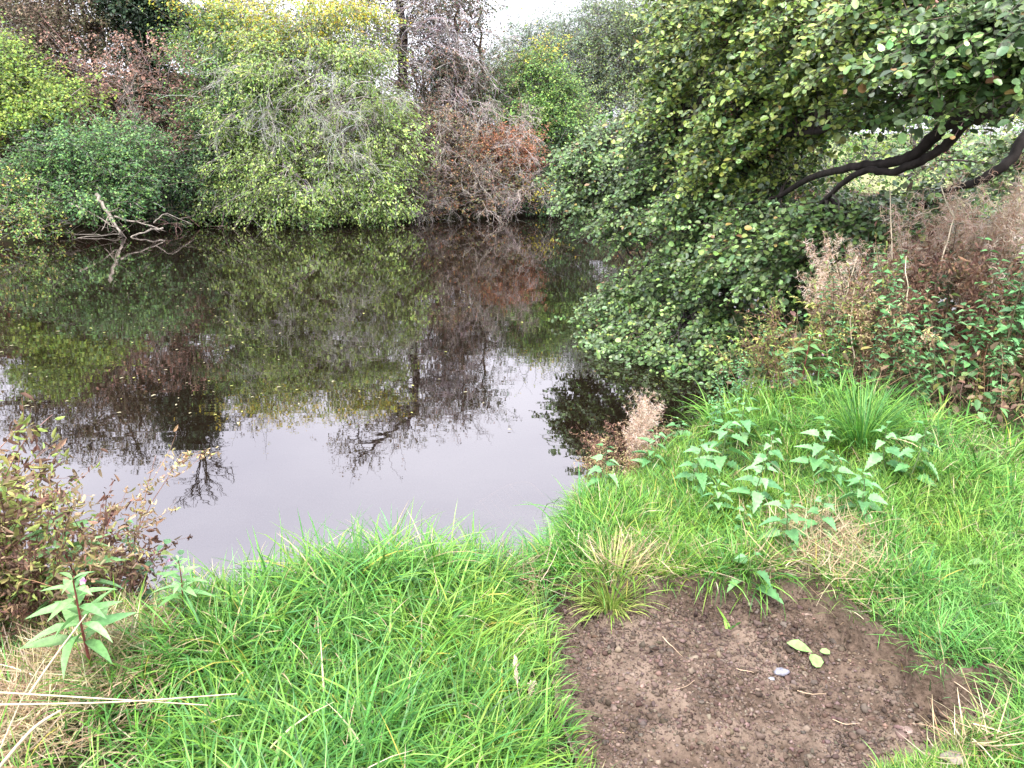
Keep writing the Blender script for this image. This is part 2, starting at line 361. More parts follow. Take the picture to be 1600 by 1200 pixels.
def clods():
    mb = MB(); n = 26000
    x = rng.uniform(SOIL[:, 0].min(), SOIL[:, 0].max(), n*3); y = rng.uniform(SOIL[:, 1].min()-.1, SOIL[:, 1].max(), n*3)
    sd = sdist(x, y, SOIL); w = .35+.65*sst(-.2, .7, noi(x, y, 5, 9)); k = (sd > .01) & (rng.random(n*3) < w); x, y, sd = x[k][:n], y[k][:n], sd[k][:n]; n = len(x)
    s = np.exp(rng.normal(size=n)*.6)*.0023; s = np.clip(s, .001, .013)
    V0 = np.array([(1,0,0),(-1,0,0),(0,1,0),(0,-1,0),(0,0,1),(0,0,-1)], float)
    ico = nrm(np.array([(a, b, c) for a in (-1,1) for b in (-1,1) for c in (-1,1)], float))*.95
    Vt = np.concatenate((V0, ico))
    F = []
    for ax in range(6):
        v = V0[ax]; cs = [6+i for i in range(8) if (ico[i]*v).sum() > .1]
        u = np.roll(v, 1); w2 = np.cross(v, u); cs.sort(key=lambda i: math.atan2((Vt[i]*w2).sum(), (Vt[i]*u).sum()))
        for q in range(4): F.append([ax, cs[q], cs[(q+1) % 4]])
    F = np.array(F); m = len(Vt)
    z = soilz(x, y)
    R = 1+rng.normal(size=(n, m, 1))*.34; sc3 = rng.uniform(.6, 1.4, (n, 1, 3)); sc3[..., 2] *= .7
    P = np.stack([x, y, z+s*.3], 1)[:, None] + Vt[None]*R*sc3*s[:, None, None]
    mb.add(P, F[None]+(np.arange(n)*m)[:, None, None], np.full(n*len(F), 3), np.repeat(pick([(.090,.064,.049),(.112,.080,.062),(.066,.045,.034),(.15,.11,.086)], n, .16), len(F), axis=0))
    o = mb.obj('soil_crumbs', BARK); tag(o, kind='stuff', label='loose brown crumbs of earth strewn over the bare patch')
clods()

# ------------------------------------------------------------------ trees of the far bank
GREY = (.22, .20, .17); PALE = (.42, .38, .33); DARKB = (.05, .038, .03); BRN = (.10, .075, .055)
def tree(name, label, cat, blobs, pal, leaf=.11, clump=34, spray=12, per=9, droop=0., twig=GREY, trunk_r=.10, base=None, lean=None, kind='quad',
         top=None, mat=None, width=.62, sig=.30, group=None, twigvis=1., limb_c=None, tr_c=None):
    """blobs: (u, v, Y, ru, rv[, rd]) in picture px and metres deep; u<-900 entries mean ('r') mirror-image points"""
    B = []
    for b in blobs:
        r = b[0] == 'r'; b = b[1:] if r else b
        c = (rat if r else at)(b[0], b[1], b[2]); sc_ = b[2]/1200*1.02
        rx, rz = b[3]*sc_, b[4]*sc_; ry = b[5] if len(b) > 5 else max(.6, .75*(rx+rz)/2)
        B.append((c, np.array((rx, ry, rz))))
    C = np.array([b[0] for b in B])
    if base is None:
        base = (C[:, 0].mean(), C[:, 1].mean()+.4)
    bz = float(gz(*base))-.05; O = np.array((base[0], base[1], bz))
    root = thing(name, label, cat, tuple(O), group)
    topz = C[:, 2].max(); tp = C[C[:, 2].argmax()]
    tr = smoothline([O, O*(.62)+np.array((tp[0]*.38, tp[1]*.38, bz*.38+(topz-bz)*.42)) - np.array((0, 0, (bz*0))), (O*.25+tp*.75), tp] if lean is None else [O]+list(lean)+[tp], 5)
    tr[1:-1] += rng.normal(size=(len(tr)-2, 3))*.05
    mt = MB(); R = np.linspace(trunk_r, trunk_r*.18, len(tr))*(1+.0*tr[:, 0]); R[0] *= 1.35
    tubes(mt, tr[None], R[None], 8, tr_c or BRN); shift(mt, O); mt.obj('trunk', BARK, root, True)
    mbB, mbL = MB(), MB()
    for c, rr in B:
        cand = tr[tr[:, 2] < c[2]-.1*rr[2]+.2]; cand = cand if len(cand) else tr[:2]
        s = cand[np.linalg.norm(cand-c, axis=1).argmin()]
        lc = limb_c or twig
        if np.linalg.norm(c-s) > .2:
            lim = curve(s, c, 7, .08, .10); ml_ = MB(); tubes(ml_, lim[None], np.linspace(trunk_r*.5, .02, 7)[None], 5, lc); shift(ml_, O); ml_.obj('limb', BARK, root)
        nc = max(3, int(clump*.68*(rr[0]*rr[2])**.9/1.2)); spray_ = int(spray*1.5)
        d = rvec(nc); rad = rng.uniform(.10, 1.4, nc)**.55
        cc = c + d*rr*rad[:, None]
        br = curve(np.tile(c-np.array((0, 0, rr[2]*.35)), (nc, 1)), cc, 5, .06, .16)
        tubes(mbB, br, np.linspace(.022, .009, 5)[None]*rng.uniform(.6, 1.3, (nc, 1)), 3, pick([twig], nc, .2))
        leaf_ = leaf*.86
        ns = nc*spray_; ci = np.repeat(np.arange(nc), spray_)
        sg = sig*rng.uniform(.6, 1.3, nc)[ci][:, None]
        sp = cc[ci]+rng.normal(size=(ns, 3))*sg*np.array((1.1, 1.1, .5))
        od = nrm(nrm(sp-c)*.8+nrm(sp-cc[ci])*.6+np.array((0, 0, .25-droop))+rng.normal(size=(ns, 3))*.35)
        Ls = rng.uniform(.5, 1.2, ns)*sig*1.2; lg = rng.random(ns) < .07; Ls[lg] *= rng.uniform(2, 4.2, int(lg.sum())); od[lg] = nrm(od[lg]+np.array((0, 0, .8-droop*2.2)))
        sh = grow(sp, od, Ls, 4, -.3-droop, .10)
        kf = rng.random(ns) < twigvis
        tubes(mbB, sh[kf], np.array([[.007, .006, .005, .003]]), 3, pick([twig], int(kf.sum()), .25))
        if per:
            si = np.repeat(np.arange(ns), int(per*1.2)); nl = len(si); t = rng.uniform(.1, 1, nl)*3; i = np.minimum(t.astype(int), 2); f = (t-i)[:, None]
            p = sh[si, i]*(1-f)+sh[si, i+1]*f + rng.normal(size=(nl, 3))*leaf*.6
            N = nrm(np.array((0, 0, .9))+od[si]*.35+np.array((0, -.35, 0))+rng.normal(size=(nl, 3))*.55)
            D = nrm(od[si]*.6+rvec(nl)*.9+np.array((0, 0, -.3-droop*.6))); D = D-(D*N).sum(1, keepdims=True)*N
            tint = pick(pal, nl, .16)
            ctint = np.exp(rng.normal(size=(nc, 1))*.27)[ci][si]; tint = tint*ctint
            if top is not None:
                pt, z0, z1 = top; k = rng.random(nl) < sst(z0, z1, p[:, 2]+rng.normal(size=nl)*.3); tint[k] = pick(pt, int(k.sum()), .16)
            leaves(mbL, kind, p, D, N, leaf_*rng.uniform(.65, 1.25, nl), width, np.clip(tint, 0, .8), .15)
    if base is not None:
        shift(mbB, O); mbB.obj('twigs', BARK, root)
        if per: shift(mbL, O); mbL.obj('crown', mat or LEAF, root)
    return root, O
def twigs(root, O, starts, dirs, L, col, g=-.5, per=7, r=.012, k=7, lev=2, name='bare_twigs', wob=.12, ang=.5):
    mb = MB(); P = grow(np.asarray(starts, float), np.asarray(dirs, float), L, k, g, wob)
    tubes(mb, P, np.linspace(r, r*.45, k)[None], 4, pick([col], len(P), .15))
    Q = P; rr = r
    for lv in range(lev):
        Q, _ = sprout(Q, per, ang, .5, 5, g*.6, wob*1.2); rr *= .62
        tubes(mb, Q, np.linspace(rr, rr*.5, 5)[None], 3, pick([col], len(Q), .2))
    shift(mb, O); return mb.obj(name, BARK, root)

YG = [(.26,.36,.05),(.18,.29,.05),(.32,.39,.07),(.12,.22,.045)]
GRN = [(.08,.18,.045),(.13,.25,.06),(.06,.14,.045),(.18,.30,.07)]
BLG = [(.06,.14,.05),(.10,.20,.07),(.045,.11,.045),(.15,.26,.09)]
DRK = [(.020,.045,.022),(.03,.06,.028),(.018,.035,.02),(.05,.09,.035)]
YEL = [(.60,.48,.04),(.48,.45,.05),(.66,.46,.05),(.34,.38,.06)]
PNK = [(.28,.15,.11),(.22,.12,.085),(.34,.20,.14),(.16,.10,.07)]
RUS = [(.30,.12,.06),(.24,.10,.055),(.36,.17,.08)]
OLV = [(.13,.14,.06),(.18,.17,.08),(.09,.10,.045),(.20,.15,.08)]
BRW = [(.16,.11,.07),(.12,.085,.06),(.20,.14,.09),(.12,.12,.06)]
WIL = [(.20,.30,.08),(.28,.38,.10),(.12,.20,.06),(.34,.43,.11),(.23,.28,.12)]
GWL = [(.14,.19,.13),(.18,.24,.16),(.11,.15,.11),(.20,.26,.15)]
MIX = [(.20,.12,.07),(.11,.14,.06),(.26,.14,.08),(.15,.17,.07),(.30,.22,.08)]

# hindmost row
tree('background_tree', 'brown and olive tree rising behind the far bank at the left edge', 'tree', [(60,60,33,95,70),(150,60,33,60,55),(20,140,32,60,60),(110,150,32,60,50),(170,180,31,50,35)], BRW+OLV, clump=26, spray=11, per=7, leaf=.13, twig=BRN, sig=.4)
tree('background_tree', 'olive green tree behind the small yellow-topped tree of the far bank', 'tree', [(290,80,34,60,60),(370,60,34,60,60),(330,160,33,60,50)], OLV+GRN, clump=15, spray=11, per=7, leaf=.13, twig=BRN, sig=.4)
tree('background_tree', 'dull green tree just behind the yellow top of the large willow', 'tree', [(560,70,34,60,60),(600,150,33,50,60),(480,60,34,60,60)], OLV+GRN, clump=14, spray=11, per=7, leaf=.13, twig=BRN, sig=.4)
tree('background_tree', 'dark brown tree standing behind the bare trunk of the far bank', 'tree', [(660,120,33,60,70),(720,120,33,45,60),(690,200,32,60,50)], BRW+DRK, clump=13, spray=11, per=7, leaf=.12, twig=(.12,.09,.08), sig=.4)
tree('background_tree', 'tall thin olive tree over the left part of the far bank', 'tree', [('r',40,560,30,75,45),('r',100,620,30,60,40),('r',30,640,30,50,40),('r',160,690,30,50,34),('r',215,650,30,40,45),('r',95,680,30,60,30),('r',215,700,30,30,20),('r',250,640,30,34,30),(40,20,30,60,40)], OLV+BRW, clump=34, spray=9, per=7, leaf=.12, twig=DARKB, trunk_r=.14)
tree('background_tree', 'slight brownish tree filling in between the ivy column and the willow', 'tree', [('r',395,590,31,45,40),('r',430,560,31,50,35),('r',470,590,31,40,26),('r',400,650,31,28,24),(330,100,31,50,60)], BRW+OLV, clump=28, spray=9, per=7, leaf=.11, twig=DARKB, trunk_r=.12)
WG = 'pale willows on the far side of the river bend'
tree('willow_tree', 'grey-green willow just right of the open sky, lowest of the far willows', 'tree', [(825,80,40,40,30),(810,120,40,45,40),(875,55,41,36,32),(850,150,39,60,40),(780,150,40,40,40)], GWL, clump=42, spray=12, per=9, leaf=.13, width=.4, twig=(.2,.18,.16), sig=.42, group=WG)
tree('willow_tree', 'grey-green willow in the middle of the far willows', 'tree', [(925,50,38,50,42),(900,110,38,60,45),(955,110,38,50,50),(930,170,37,60,35)], GWL, clump=42, spray=12, per=9, leaf=.13, width=.4, twig=(.17,.14,.12), sig=.42, group=WG)
tree('willow_tree', 'tall greenish willow beside the alder, rightmost of the far willows', 'tree', [(995,35,36,45,40),(980,95,36,55,50),(1040,70,36,45,60),(1020,150,35,60,50),(1100,90,36,60,70)], GWL+GWL+WIL, clump=42, spray=12, per=9, leaf=.13, width=.4, twig=(.17,.14,.12), sig=.42, group=WG)
tree('yellow_tree', 'bright yellow autumn treetop behind the upper left of the alder', 'tree', [(1065,10,32,30,22),('r',1040,600,32,20,16),(1110,20,32,30,20)], YEL, clump=16, spray=12, per=9, leaf=.13)
tree('far_shrub', 'shady green shrub under the far willows left of the alder', 'shrub', [(930,215,31,60,30),(1000,200,32,60,40),(900,170,32,35,30)], OLV+GRN, clump=16, spray=11, per=8)
tree('far_shrub', 'dull olive shrub on the bank behind the alder leaves', 'shrub', [(1080,230,32,70,50),(1170,220,33,70,60),(1260,200,34,70,60)], OLV+BRW, clump=9, spray=11, per=8, leaf=.14)
# left group
tree('bare_tree', 'slanting thin brown tree with sky gaps in the top left corner', 'tree', [(40,50,27.5,70,50),(110,70,27.5,60,50),('r',150,560,27.5,45,40),('r',190,640,27.5,50,45),('r',120,600,27,50,35)], BRW, clump=22, spray=8, per=6, leaf=.12, twig=(.13,.10,.08), base=(at(150,240,27)[0], 27.), trunk_r=.14, tr_c=DARKB, lean=[at(110,130,27.2)])
tree('olive_tree', 'thin olive brown tree between the slanting tree and the dark ivy column', 'tree', [(150,30,28,45,45),(130,110,27.5,45,40),('r',240,600,28,45,45),('r',220,680,28,32,22)], OLV, clump=26, spray=8, per=6, leaf=.12, twig=(.13,.10,.08), trunk_r=.12)
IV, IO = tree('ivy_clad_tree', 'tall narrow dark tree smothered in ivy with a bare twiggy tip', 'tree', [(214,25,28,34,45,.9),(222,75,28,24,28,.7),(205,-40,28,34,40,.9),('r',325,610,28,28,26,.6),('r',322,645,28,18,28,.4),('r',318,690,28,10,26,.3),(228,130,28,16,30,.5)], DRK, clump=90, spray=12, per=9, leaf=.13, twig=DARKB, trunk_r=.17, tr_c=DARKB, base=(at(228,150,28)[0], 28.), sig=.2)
tp = rat(318, 715, 28); twigs(IV, IO, np.tile(tp, (7, 1))-np.array((0, 0, .3)), nrm(np.array((0, 0, 1.2))+rng.normal(size=(7, 3))*.55), rng.uniform(1.1, 1.9, 7), DARKB, .2, 6, .034, 6, 2, wob=.18, ang=.7)
PT, PO = tree('small_bare_tree', 'small tree with sparse pinkish brown leaves and pale forked stems', 'tree', [(205,140,25.2,55,45),(150,110,25.5,50,40),(275,180,25.2,45,45),(235,215,24.8,60,25),(250,120,25.5,45,45),(120,150,25.5,40,30)], PNK, clump=22, spray=8, per=6, leaf=.11, twig=(.28,.23,.2), trunk_r=.08, base=(at(250,235,25)[0], 25.), limb_c=(.3,.26,.22))
twigs(PT, PO, np.tile(PO+np.array((0, 0, .3)), (12, 1)), nrm(np.array((0, -.1, .7))+rng.normal(size=(12, 3))*np.array((.8, .3, .2))), rng.uniform(1.2, 2.8, 12), (.33,.28,.24), .35, 6, .024, 7, 2)
tree('maple_tree', 'bright yellow-green maple at the left edge of the far bank', 'tree', [(25,140,23.5,60,42),(80,165,23.2,50,35),(0,105,24,50,30),(5,190,23,45,30)], YG, clump=46, spray=12, per=9, leaf=.12, top=(YG+GRN[3:], 3, 6))
tree('green_shrub', 'dense rounded bluish green shrub above the fallen branch', 'shrub', [(105,235,22.4,65,38),(170,255,22.2,58,50),(60,285,21.8,55,38),(130,310,21.6,70,34),(205,300,22.4,38,38),(190,220,23,40,25)], BLG+GRN, clump=52, spray=13, per=9, leaf=.10, droop=.1)
tree('bramble_shrub', 'low yellowish green bramble at the waterline by the left edge', 'shrub', [(20,325,20.6,50,24),(0,285,21,40,28),(60,345,20.4,40,14),(110,345,20.9,40,12)], YG[1:]+GRN+[(.32,.24,.07)], clump=46, spray=11, per=8, leaf=.09)
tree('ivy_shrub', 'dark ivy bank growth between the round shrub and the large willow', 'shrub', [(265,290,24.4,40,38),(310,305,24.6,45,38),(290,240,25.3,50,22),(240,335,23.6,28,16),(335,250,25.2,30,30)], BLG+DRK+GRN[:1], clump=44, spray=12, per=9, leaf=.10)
tree('yellow_topped_tree', 'slender dark-stemmed tree with a bright yellow top', 'tree', [(320,8,27,42,18),(300,55,27.2,42,35),(350,60,27,45,45),('r',425,580,27,40,30),(370,20,27,45,40)], GRN+YG, clump=30, spray=10, per=8, leaf=.11, top=(YEL, 6.2, 7.1), trunk_r=.09, tr_c=DARKB, base=(at(314,180,26.8)[0], 26.8))
tree('green_shrub', 'fresh green shrub left of the willow at mid height', 'shrub', [(345,120,25.8,48,35),(320,165,25.6,30,30),(385,155,25.2,40,45),(350,200,25,40,25)], GRN+YG[1:2]+BLG[:2], clump=44, spray=12, per=9, leaf=.10)
# the big willow
WT, WO = tree('weeping_willow', 'large pale green willow with a yellow top drooping to the water', 'tree',
 [(470,30,25.8,80,40),(400,80,25.6,50,50),(555,70,26,48,55),(480,110,25.2,100,50),(420,180,24.8,75,50),(530,190,24.8,85,55),(600,240,24.8,38,60),(400,260,24.4,62,48),(490,285,24.0,85,42),(585,305,24.2,45,34),(350,300,24.5,35,35),(430,325,23.8,60,18)],
 WIL+YG[1:2], clump=42, spray=13, per=9, leaf=.12, width=.45, droop=.45, twig=(.34,.32,.29), trunk_r=.20, base=(at(480,300,25.6)[0], 26.), top=(YEL+YG[:1], 4.6, 7.4), tr_c=GREY)
ns = 26; st = np.array([at(*p) for p in zip(rng.uniform(400, 600, ns), rng.uniform(110, 250, ns), np.full(ns, 23.9))]); dr = nrm(np.stack([rng.normal(size=ns)*.6, np.full(ns, -.5), rng.uniform(-.5, .5, ns)], 1))
twigs(WT, WO, st, dr, rng.uniform(.9, 2.2, ns), (.38,.37,.33), -.9, 8, .0085, 9, 2, wob=.24, ang=.7)
# centre
BT, BO = tree('bare_tree', 'dark-trunked tree leaning left at its top, with purple-grey bare twigs', 'tree',
 [(600,30,28.5,40,35),('r',600,640,28.5,60,35),('r',560,690,28.5,45,22),('r',640,670,28.5,40,25),('r',655,610,28.5,45,30),('r',560,720,28.5,22,14)], BRW+OLV, clump=30, spray=8, per=7, leaf=.11, twig=(.10,.08,.08), trunk_r=.19, tr_c=(.035,.027,.027),
 base=(at(632,235,28.3)[0], 28.3), lean=[at(628,120,28.4), at(624,10,28.4), rat(652,640,28.4), rat(610,680,28.4)])
ns = 30; z0 = rng.uniform(2.5, 8, ns); st = np.stack([np.full(ns, BO[0])-.03*(z0-2), np.full(ns, 28.2), z0], 1)
twigs(BT, BO, st, nrm(rng.normal(size=(ns, 3))*np.array((1, .5, .3))+np.array((0, -.2, .25))), rng.uniform(1., 2.2, ns), (.30,.26,.26), -.1, 6, .02, 7, 2, wob=.18, ang=.7)
TT, TO = tree('twiggy_tree', 'brown twiggy ivy-clad tree bounding the open sky on its left', 'tree',
 [(700,35,28,38,40),(690,100,28,38,45),(715,0,28,36,30),('r',722,560,28,34,34),(720,150,27.6,40,40),(670,160,27.6,38,40)], BRW+PNK[1:2]+DRK[:2], clump=38, spray=10, per=8, leaf=.10, twig=(.22,.18,.17), trunk_r=.14)
ns = 44; st = np.array([at(*p) for p in zip(rng.uniform(655, 740, ns), rng.uniform(-20, 170, ns), np.full(ns, 27.2))])
twigs(TT, TO, st, nrm(rng.normal(size=(ns, 3))*np.array((1, .3, .7))), rng.uniform(.8, 1.6, ns), (.42,.37,.36), -.6, 6, .012, 7, 2, wob=.2, ang=.6)
tree('oak_tree', 'grey-green leafy crown reaching over the open sky from its left', 'tree', [(738,18,29,26,28),(750,-10,29,26,20),('r',775,540,29,24,24),(735,60,29,22,26)], GWL+OLV, clump=24, spray=9, per=7, leaf=.11, twig=BRN)
BR, RO = tree('bramble_thicket', 'tangled rust brown thicket with pale dead twigs trailing in the water', 'thicket',
 [(680,215,26.8,48,42),(735,250,26.8,60,42),(675,285,26.4,50,38),(740,300,26.6,55,28),(790,285,27.3,40,34),(650,320,26.3,30,22),(810,315,27.6,30,18)], MIX+RUS[:1]+BRW, clump=40, spray=9, per=7, leaf=.09, twig=(.32,.27,.24), trunk_r=.06)
ns = 75; st = np.array([at(*p) for p in zip(rng.uniform(645, 825, ns), rng.uniform(170, 315, ns), rng.uniform(25.9, 26.6, ns))])
twigs(BR, RO, st, nrm(np.stack([rng.normal(size=ns)*.7, np.full(ns, -.4), rng.uniform(-.3, .6, ns)], 1)), rng.uniform(.6, 1.5, ns), (.40,.35,.31), -1.0, 8, .008, 9, 2, wob=.28, ang=.75)
tree('rusty_shrub', 'rounded rusty orange shrub at the end of the brown thicket', 'shrub', [(800,235,27.4,34,25),(775,225,27.5,24,18)], RUS, clump=95, spray=13, per=9, leaf=.09)
tree('olive_shrub', 'soft olive green shrub behind the thicket left of the yellow-tipped tree', 'shrub', [(735,140,29,42,34),(765,180,28.8,42,28),(780,130,30,30,35)], OLV+GRN+WIL[:2], clump=34, spray=11, per=8, leaf=.10)
tree('maple_tree', 'upright fresh green young tree with a yellow tip right of the open sky', 'tree', [(848,92,29.6,22,22),(842,130,29.4,38,28),(862,160,29.2,42,30),(835,190,29,45,30),(870,200,29,35,25)], GRN+YG[1:2]+WIL[1:2], clump=52, spray=12, per=9, leaf=.11, top=(YEL[1:]+YG, 5.0, 6.2))
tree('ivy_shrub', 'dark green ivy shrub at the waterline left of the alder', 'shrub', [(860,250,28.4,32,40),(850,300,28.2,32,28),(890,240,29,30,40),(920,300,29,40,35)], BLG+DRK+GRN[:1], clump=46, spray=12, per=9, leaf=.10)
tree('yellow_sprig', 'tiny yellow-leaved sprig low on the bank beside the dark ivy shrub', 'shrub', [(838,298,27.4,9,9,.2)], YEL, clump=200, spray=9, per=6, leaf=.09, trunk_r=.02)
tree('water_edge_bush', 'low leafy growth hanging over the waterline below the willow', 'shrub', [(400,330,24.4,60,12),(500,340,23.9,60,8),(600,335,24.4,40,12),(330,340,24.3,40,8)], GRN+WIL, clump=50, spray=10, per=8, leaf=.09)
# seen through the alder at the right
tree('yellow_green_bush', 'yellow-green bush beyond the alder limbs near the right edge', 'shrub', [(1430,215,15,70,42),(1500,270,13.5,60,36),(1360,240,16,60,50),(1590,290,12.5,50,34),(1300,260,16,60,50),(1540,225,14,40,22)], YG+GRN+GRN, clump=44, spray=9, per=8, leaf=.09, sig=.25)  # yellow-green is the bush's own leaf colour
tree('hedge_tree', 'far rounded green tree above the pale field at the right', 'tree', [(1520,150,45,60,40),(1600,170,46,60,35),(1460,150,44,60,40)], WIL+OLV, clump=16, spray=11, per=8, leaf=.18, sig=.5)
tree('brown_scrub', 'brownish scrub on the far shore glimpsed under the alder', 'shrub', [(1000,290,30.5,60,30),(1100,290,31,70,35),(1200,290,32,70,35),(1300,290,34,70,35)], BRW+RUS[:1]+OLV, clump=16, spray=10, per=7)
for _u, _v, _l in [(40,215,'reddish brown twiggy scrub under the yellow maple at the left'),(300,225,'reddish brown scrub in the dark hollow beside the willow'),(645,230,'mottled brown scrub between the willow and the thicket'),(560,200,'brownish stems showing through the right side of the willow')]:
    tree('brown_scrub', _l, 'shrub', [(_u,_v,26.6,45,32),(_u+30,_v-35,27,35,28)], BRW+PNK[:2]+OLV[:1], clump=28, spray=9, per=5, leaf=.09, twig=(.24,.17,.14))

tree('shady_bush', 'shady green bush between the fluffy plumes and the lowest alder limb', 'shrub', [(1480,350,8.8,60,40),(1560,330,8.8,60,45),(1420,410,8.6,50,36),(1620,380,8,60,50),(1500,430,8.3,80,40)], GRN+DRK[3:]+BLG, clump=60, spray=12, per=8, leaf=.06, sig=.14, base=(5.0, 8.2), trunk_r=.03)
# ------------------------------------------------------------------ the alder
AL = [(.10,.17,.05),(.12,.20,.055),(.055,.105,.035),(.17,.26,.075),(.085,.15,.055)]
def alder():
    O = np.array((5.6, 6.3, float(gz(5.6, 6.3))-.05)); root = thing('alder_tree', 'large dark green alder leaning in from the right over the river', 'tree', tuple(O))
    mt = MB()
    tr = smoothline([O, (5.5,6.3,1.5), (5.3,6.4,2.6), (5.0,6.7,4.2), (4.7,7.2,6.0), (4.5,7.6,8.0)], 5)
    tubes(mt, tr[None], np.linspace(.24, .06, len(tr))[None], 12, (.045,.038,.032))
    shift(mt, O); mt.obj('trunk', BARK, root, True)
    limbs = [
     ([(5.35,6.4,2.3), at(1680,145,5.4), at(1600,160,5.2), at(1545,178,5.3), at(1500,186,5.5), at(1440,172,5.9), at(1380,190,6.1), at(1310,200,6.5), at(1220,215,7.2), at(1120,250,8.3), at(1010,290,10)], .075, .015),
     ([at(1540,178,5.3), at(1480,195,5.5), at(1430,242,5.7), at(1390,255,5.9), at(1330,262,6.2), at(1250,285,6.9), at(1150,350,8), at(1060,390,9.2), at(980,430,10.4)], .060, .012),
     ([at(1515,185,5.35), at(1480,225,5.5), at(1440,250,5.6), at(1390,268,5.8), at(1340,270,6.0), at(1280,320,6.5), at(1200,400,7.3), at(1120,470,8.0), at(1030,520,8.6)], .045, .010),
     ([(5.4,6.35,1.6), at(1640,205,5.9), at(1575,255,5.7), at(1530,282,5.7), at(1490,295,5.8), at(1420,330,6.2), at(1340,380,6.7), at(1260,440,7.1), at(1170,520,7.4)], .052, .012),
     ([(5.2,6.5,3.2), at(1560,40,5.6), at(1420,50,6.2), at(1300,20,7.2), at(1180,40,8.4), at(1080,90,9.8)], .06, .012),
     ([(5.1,6.6,3.8), at(1500,-60,6), at(1330,-90,6.8), at(1190,-40,8.4)], .06, .012),
     ([at(1545,178,5.3), at(1440,120,5.2), at(1390,80,5.4), at(1330,40,5.8)], .035, .010),
     ([at(1230,215,7.2), at(1110,180,8.4), at(1000,210,10), at(900,230,11.5)], .025, .008),
     ([(5.2,6.5,3.0), at(1590,90,4.7), at(1520,60,4.4), at(1440,60,4.5)], .035, .010),
    ]
    ml = MB(); nodes = []
    for pts, r0, r1 in limbs:
        ln = smoothline(pts, 6); ln[1:-1] += rng.normal(size=(len(ln)-2, 3))*.006
        R = .86*np.linspace(r0, r1, len(ln))*(1+rng.normal(size=len(ln))*.02)
        mm = MB(); tubes(mm, ln[None], R[None], 9, (.030,.025,.022)); shift(mm, O); mm.obj('limb', BARK, root, True)
        nodes.append(ln[3:])
    nodes = np.concatenate(nodes)
    blobs = [(1100,70,8.8,60,60,55),(1180,40,7.8,70,60,55),(1290,50,6.6,80,60,60),(1400,40,5.6,80,60,55),(1520,50,4.7,70,55,55),(1590,80,4.5,30,50,40),(1440,95,5.8,50,22,16),
     (1080,170,9.2,80,60,60),(1190,160,7.7,80,55,55),(1280,130,7.0,60,32,34),(960,235,11.2,70,45,55),(905,265,11.7,36,45,30),(1040,250,9.8,80,60,60),(1150,250,8.2,80,50,55),(1240,270,7.6,44,22,14),
     (930,320,11.3,45,30,28),(1010,340,10,60,40,45),(1100,330,8.6,80,50,55),(1200,350,7.4,80,45,50),(1300,350,6.5,60,26,34),(1390,345,6.2,50,22,24),(1450,320,6.0,30,14,10),
     (1060,420,9.1,60,35,34),(1150,420,8,70,45,50),(1250,420,6.9,70,40,45),(1340,400,6.3,60,30,30),(990,460,9.6,50,24,26),(1070,490,8.7,60,28,34),(1150,500,7.8,55,32,34),(940,480,10.1,32,16,14),
     (1010,545,8.5,55,18,26),(1090,560,7.9,55,20,26),(960,550,8.8,32,12,12),(1170,560,7.3,40,20,16),(1180,-50,7.6,80,50,35),(1330,-60,6.6,90,50,40),(1500,-50,5.4,90,40,36),(1080,0,9.2,50,50,34),(1240,200,7.3,60,26,26),(1420,410,6.4,48,30,22),(1330,450,6.8,60,34,30),(1270,500,7.3,50,26,20),(1480,370,6.8,40,26,14),(1330,520,6.4,46,20,18),(1410,490,6.4,46,22,18),(1210,545,7.3,36,14,14),
     (1440,150,5.6,30,9,5),(1350,160,6.2,30,12,7),(1600,250,6.4,22,30,8),(1470,240,8.5,50,26,7),(1560,110,5.6,30,12,8)]
    mbB, mbL = MB(), MB()
    for u, v, Y, ru, rv, n in blobs:
        c = at(u, v, Y); s_ = Y/1200*1.05; rr = np.array((ru*s_, .5*(ru+rv)*s_*1.0+.15, rv*s_))
        nc = int(n*(1.5 if v < 330 else 1.25 if v < 450 else 1.2)); d = rvec(nc); BD = nrm(np.array((-.75, -.12, -.36))); cc = c + d*rr*(rng.uniform(.05, 1, nc)**.45)[:, None]
        cc[:, 2] = np.maximum(cc[:, 2], .12)
        near = nodes[((cc[:, None]-nodes[None]+np.array((0, 0, .0)))**2).sum(2).argmin(1)]
        w = rng.random((nc, 1)) < .5
        stt = np.where(w, near, c)
        br = curve(stt, cc, 6, .05, .14); tubes(mbB, br, np.linspace(.016, .005, 6)[None]*rng.uniform(.6, 1.2, (nc, 1)), 4, pick([(.05,.042,.036)], nc, .2))
        ns = 6; ci = np.repeat(np.arange(nc), ns); m = len(ci)
        od = nrm(nrm(cc-c)[ci]*.3+BD*.8+rng.normal(size=(m, 3))*np.array((.55, .6, .28)))
        sp = cc[ci]+BD*rng.uniform(-.3, .2, (m, 1))+rng.normal(size=(m, 3))*np.array((.06, .09, .022))
        sh = grow(sp, od, rng.uniform(.16, .36, m), 4, -.25, .12); tubes(mbB, sh, np.array([[.0032, .0028, .0022, .0015]]), 3, pick([(.09,.07,.055)], m, .2))
        per = 11; si = np.repeat(np.arange(m), per); nl = len(si); t = (np.tile(np.arange(per), m)+rng.uniform(0, .8, nl))/per*3; i = np.minimum(t.astype(int), 2); f = (t-i)[:, None]
        p = sh[si, i]*(1-f)+sh[si, i+1]*f+rng.normal(size=(nl, 3))*.012
        N = nrm(np.array((-.1, -.4, .8))+(rng.normal(size=(m, 3))*.3)[si]+rng.normal(size=(nl, 3))*.28)
        T = nrm(sh[si, 3]-sh[si, 0]); S = np.cross(T, N); sgn = np.where(np.arange(nl) % 2, 1, -1)[:, None]
        D = nrm(T*.6+S*sgn*.8+rng.normal(size=(nl, 3))*.3+np.array((0, 0, -.25))); D = D-(D*N).sum(1, keepdims=True)*N
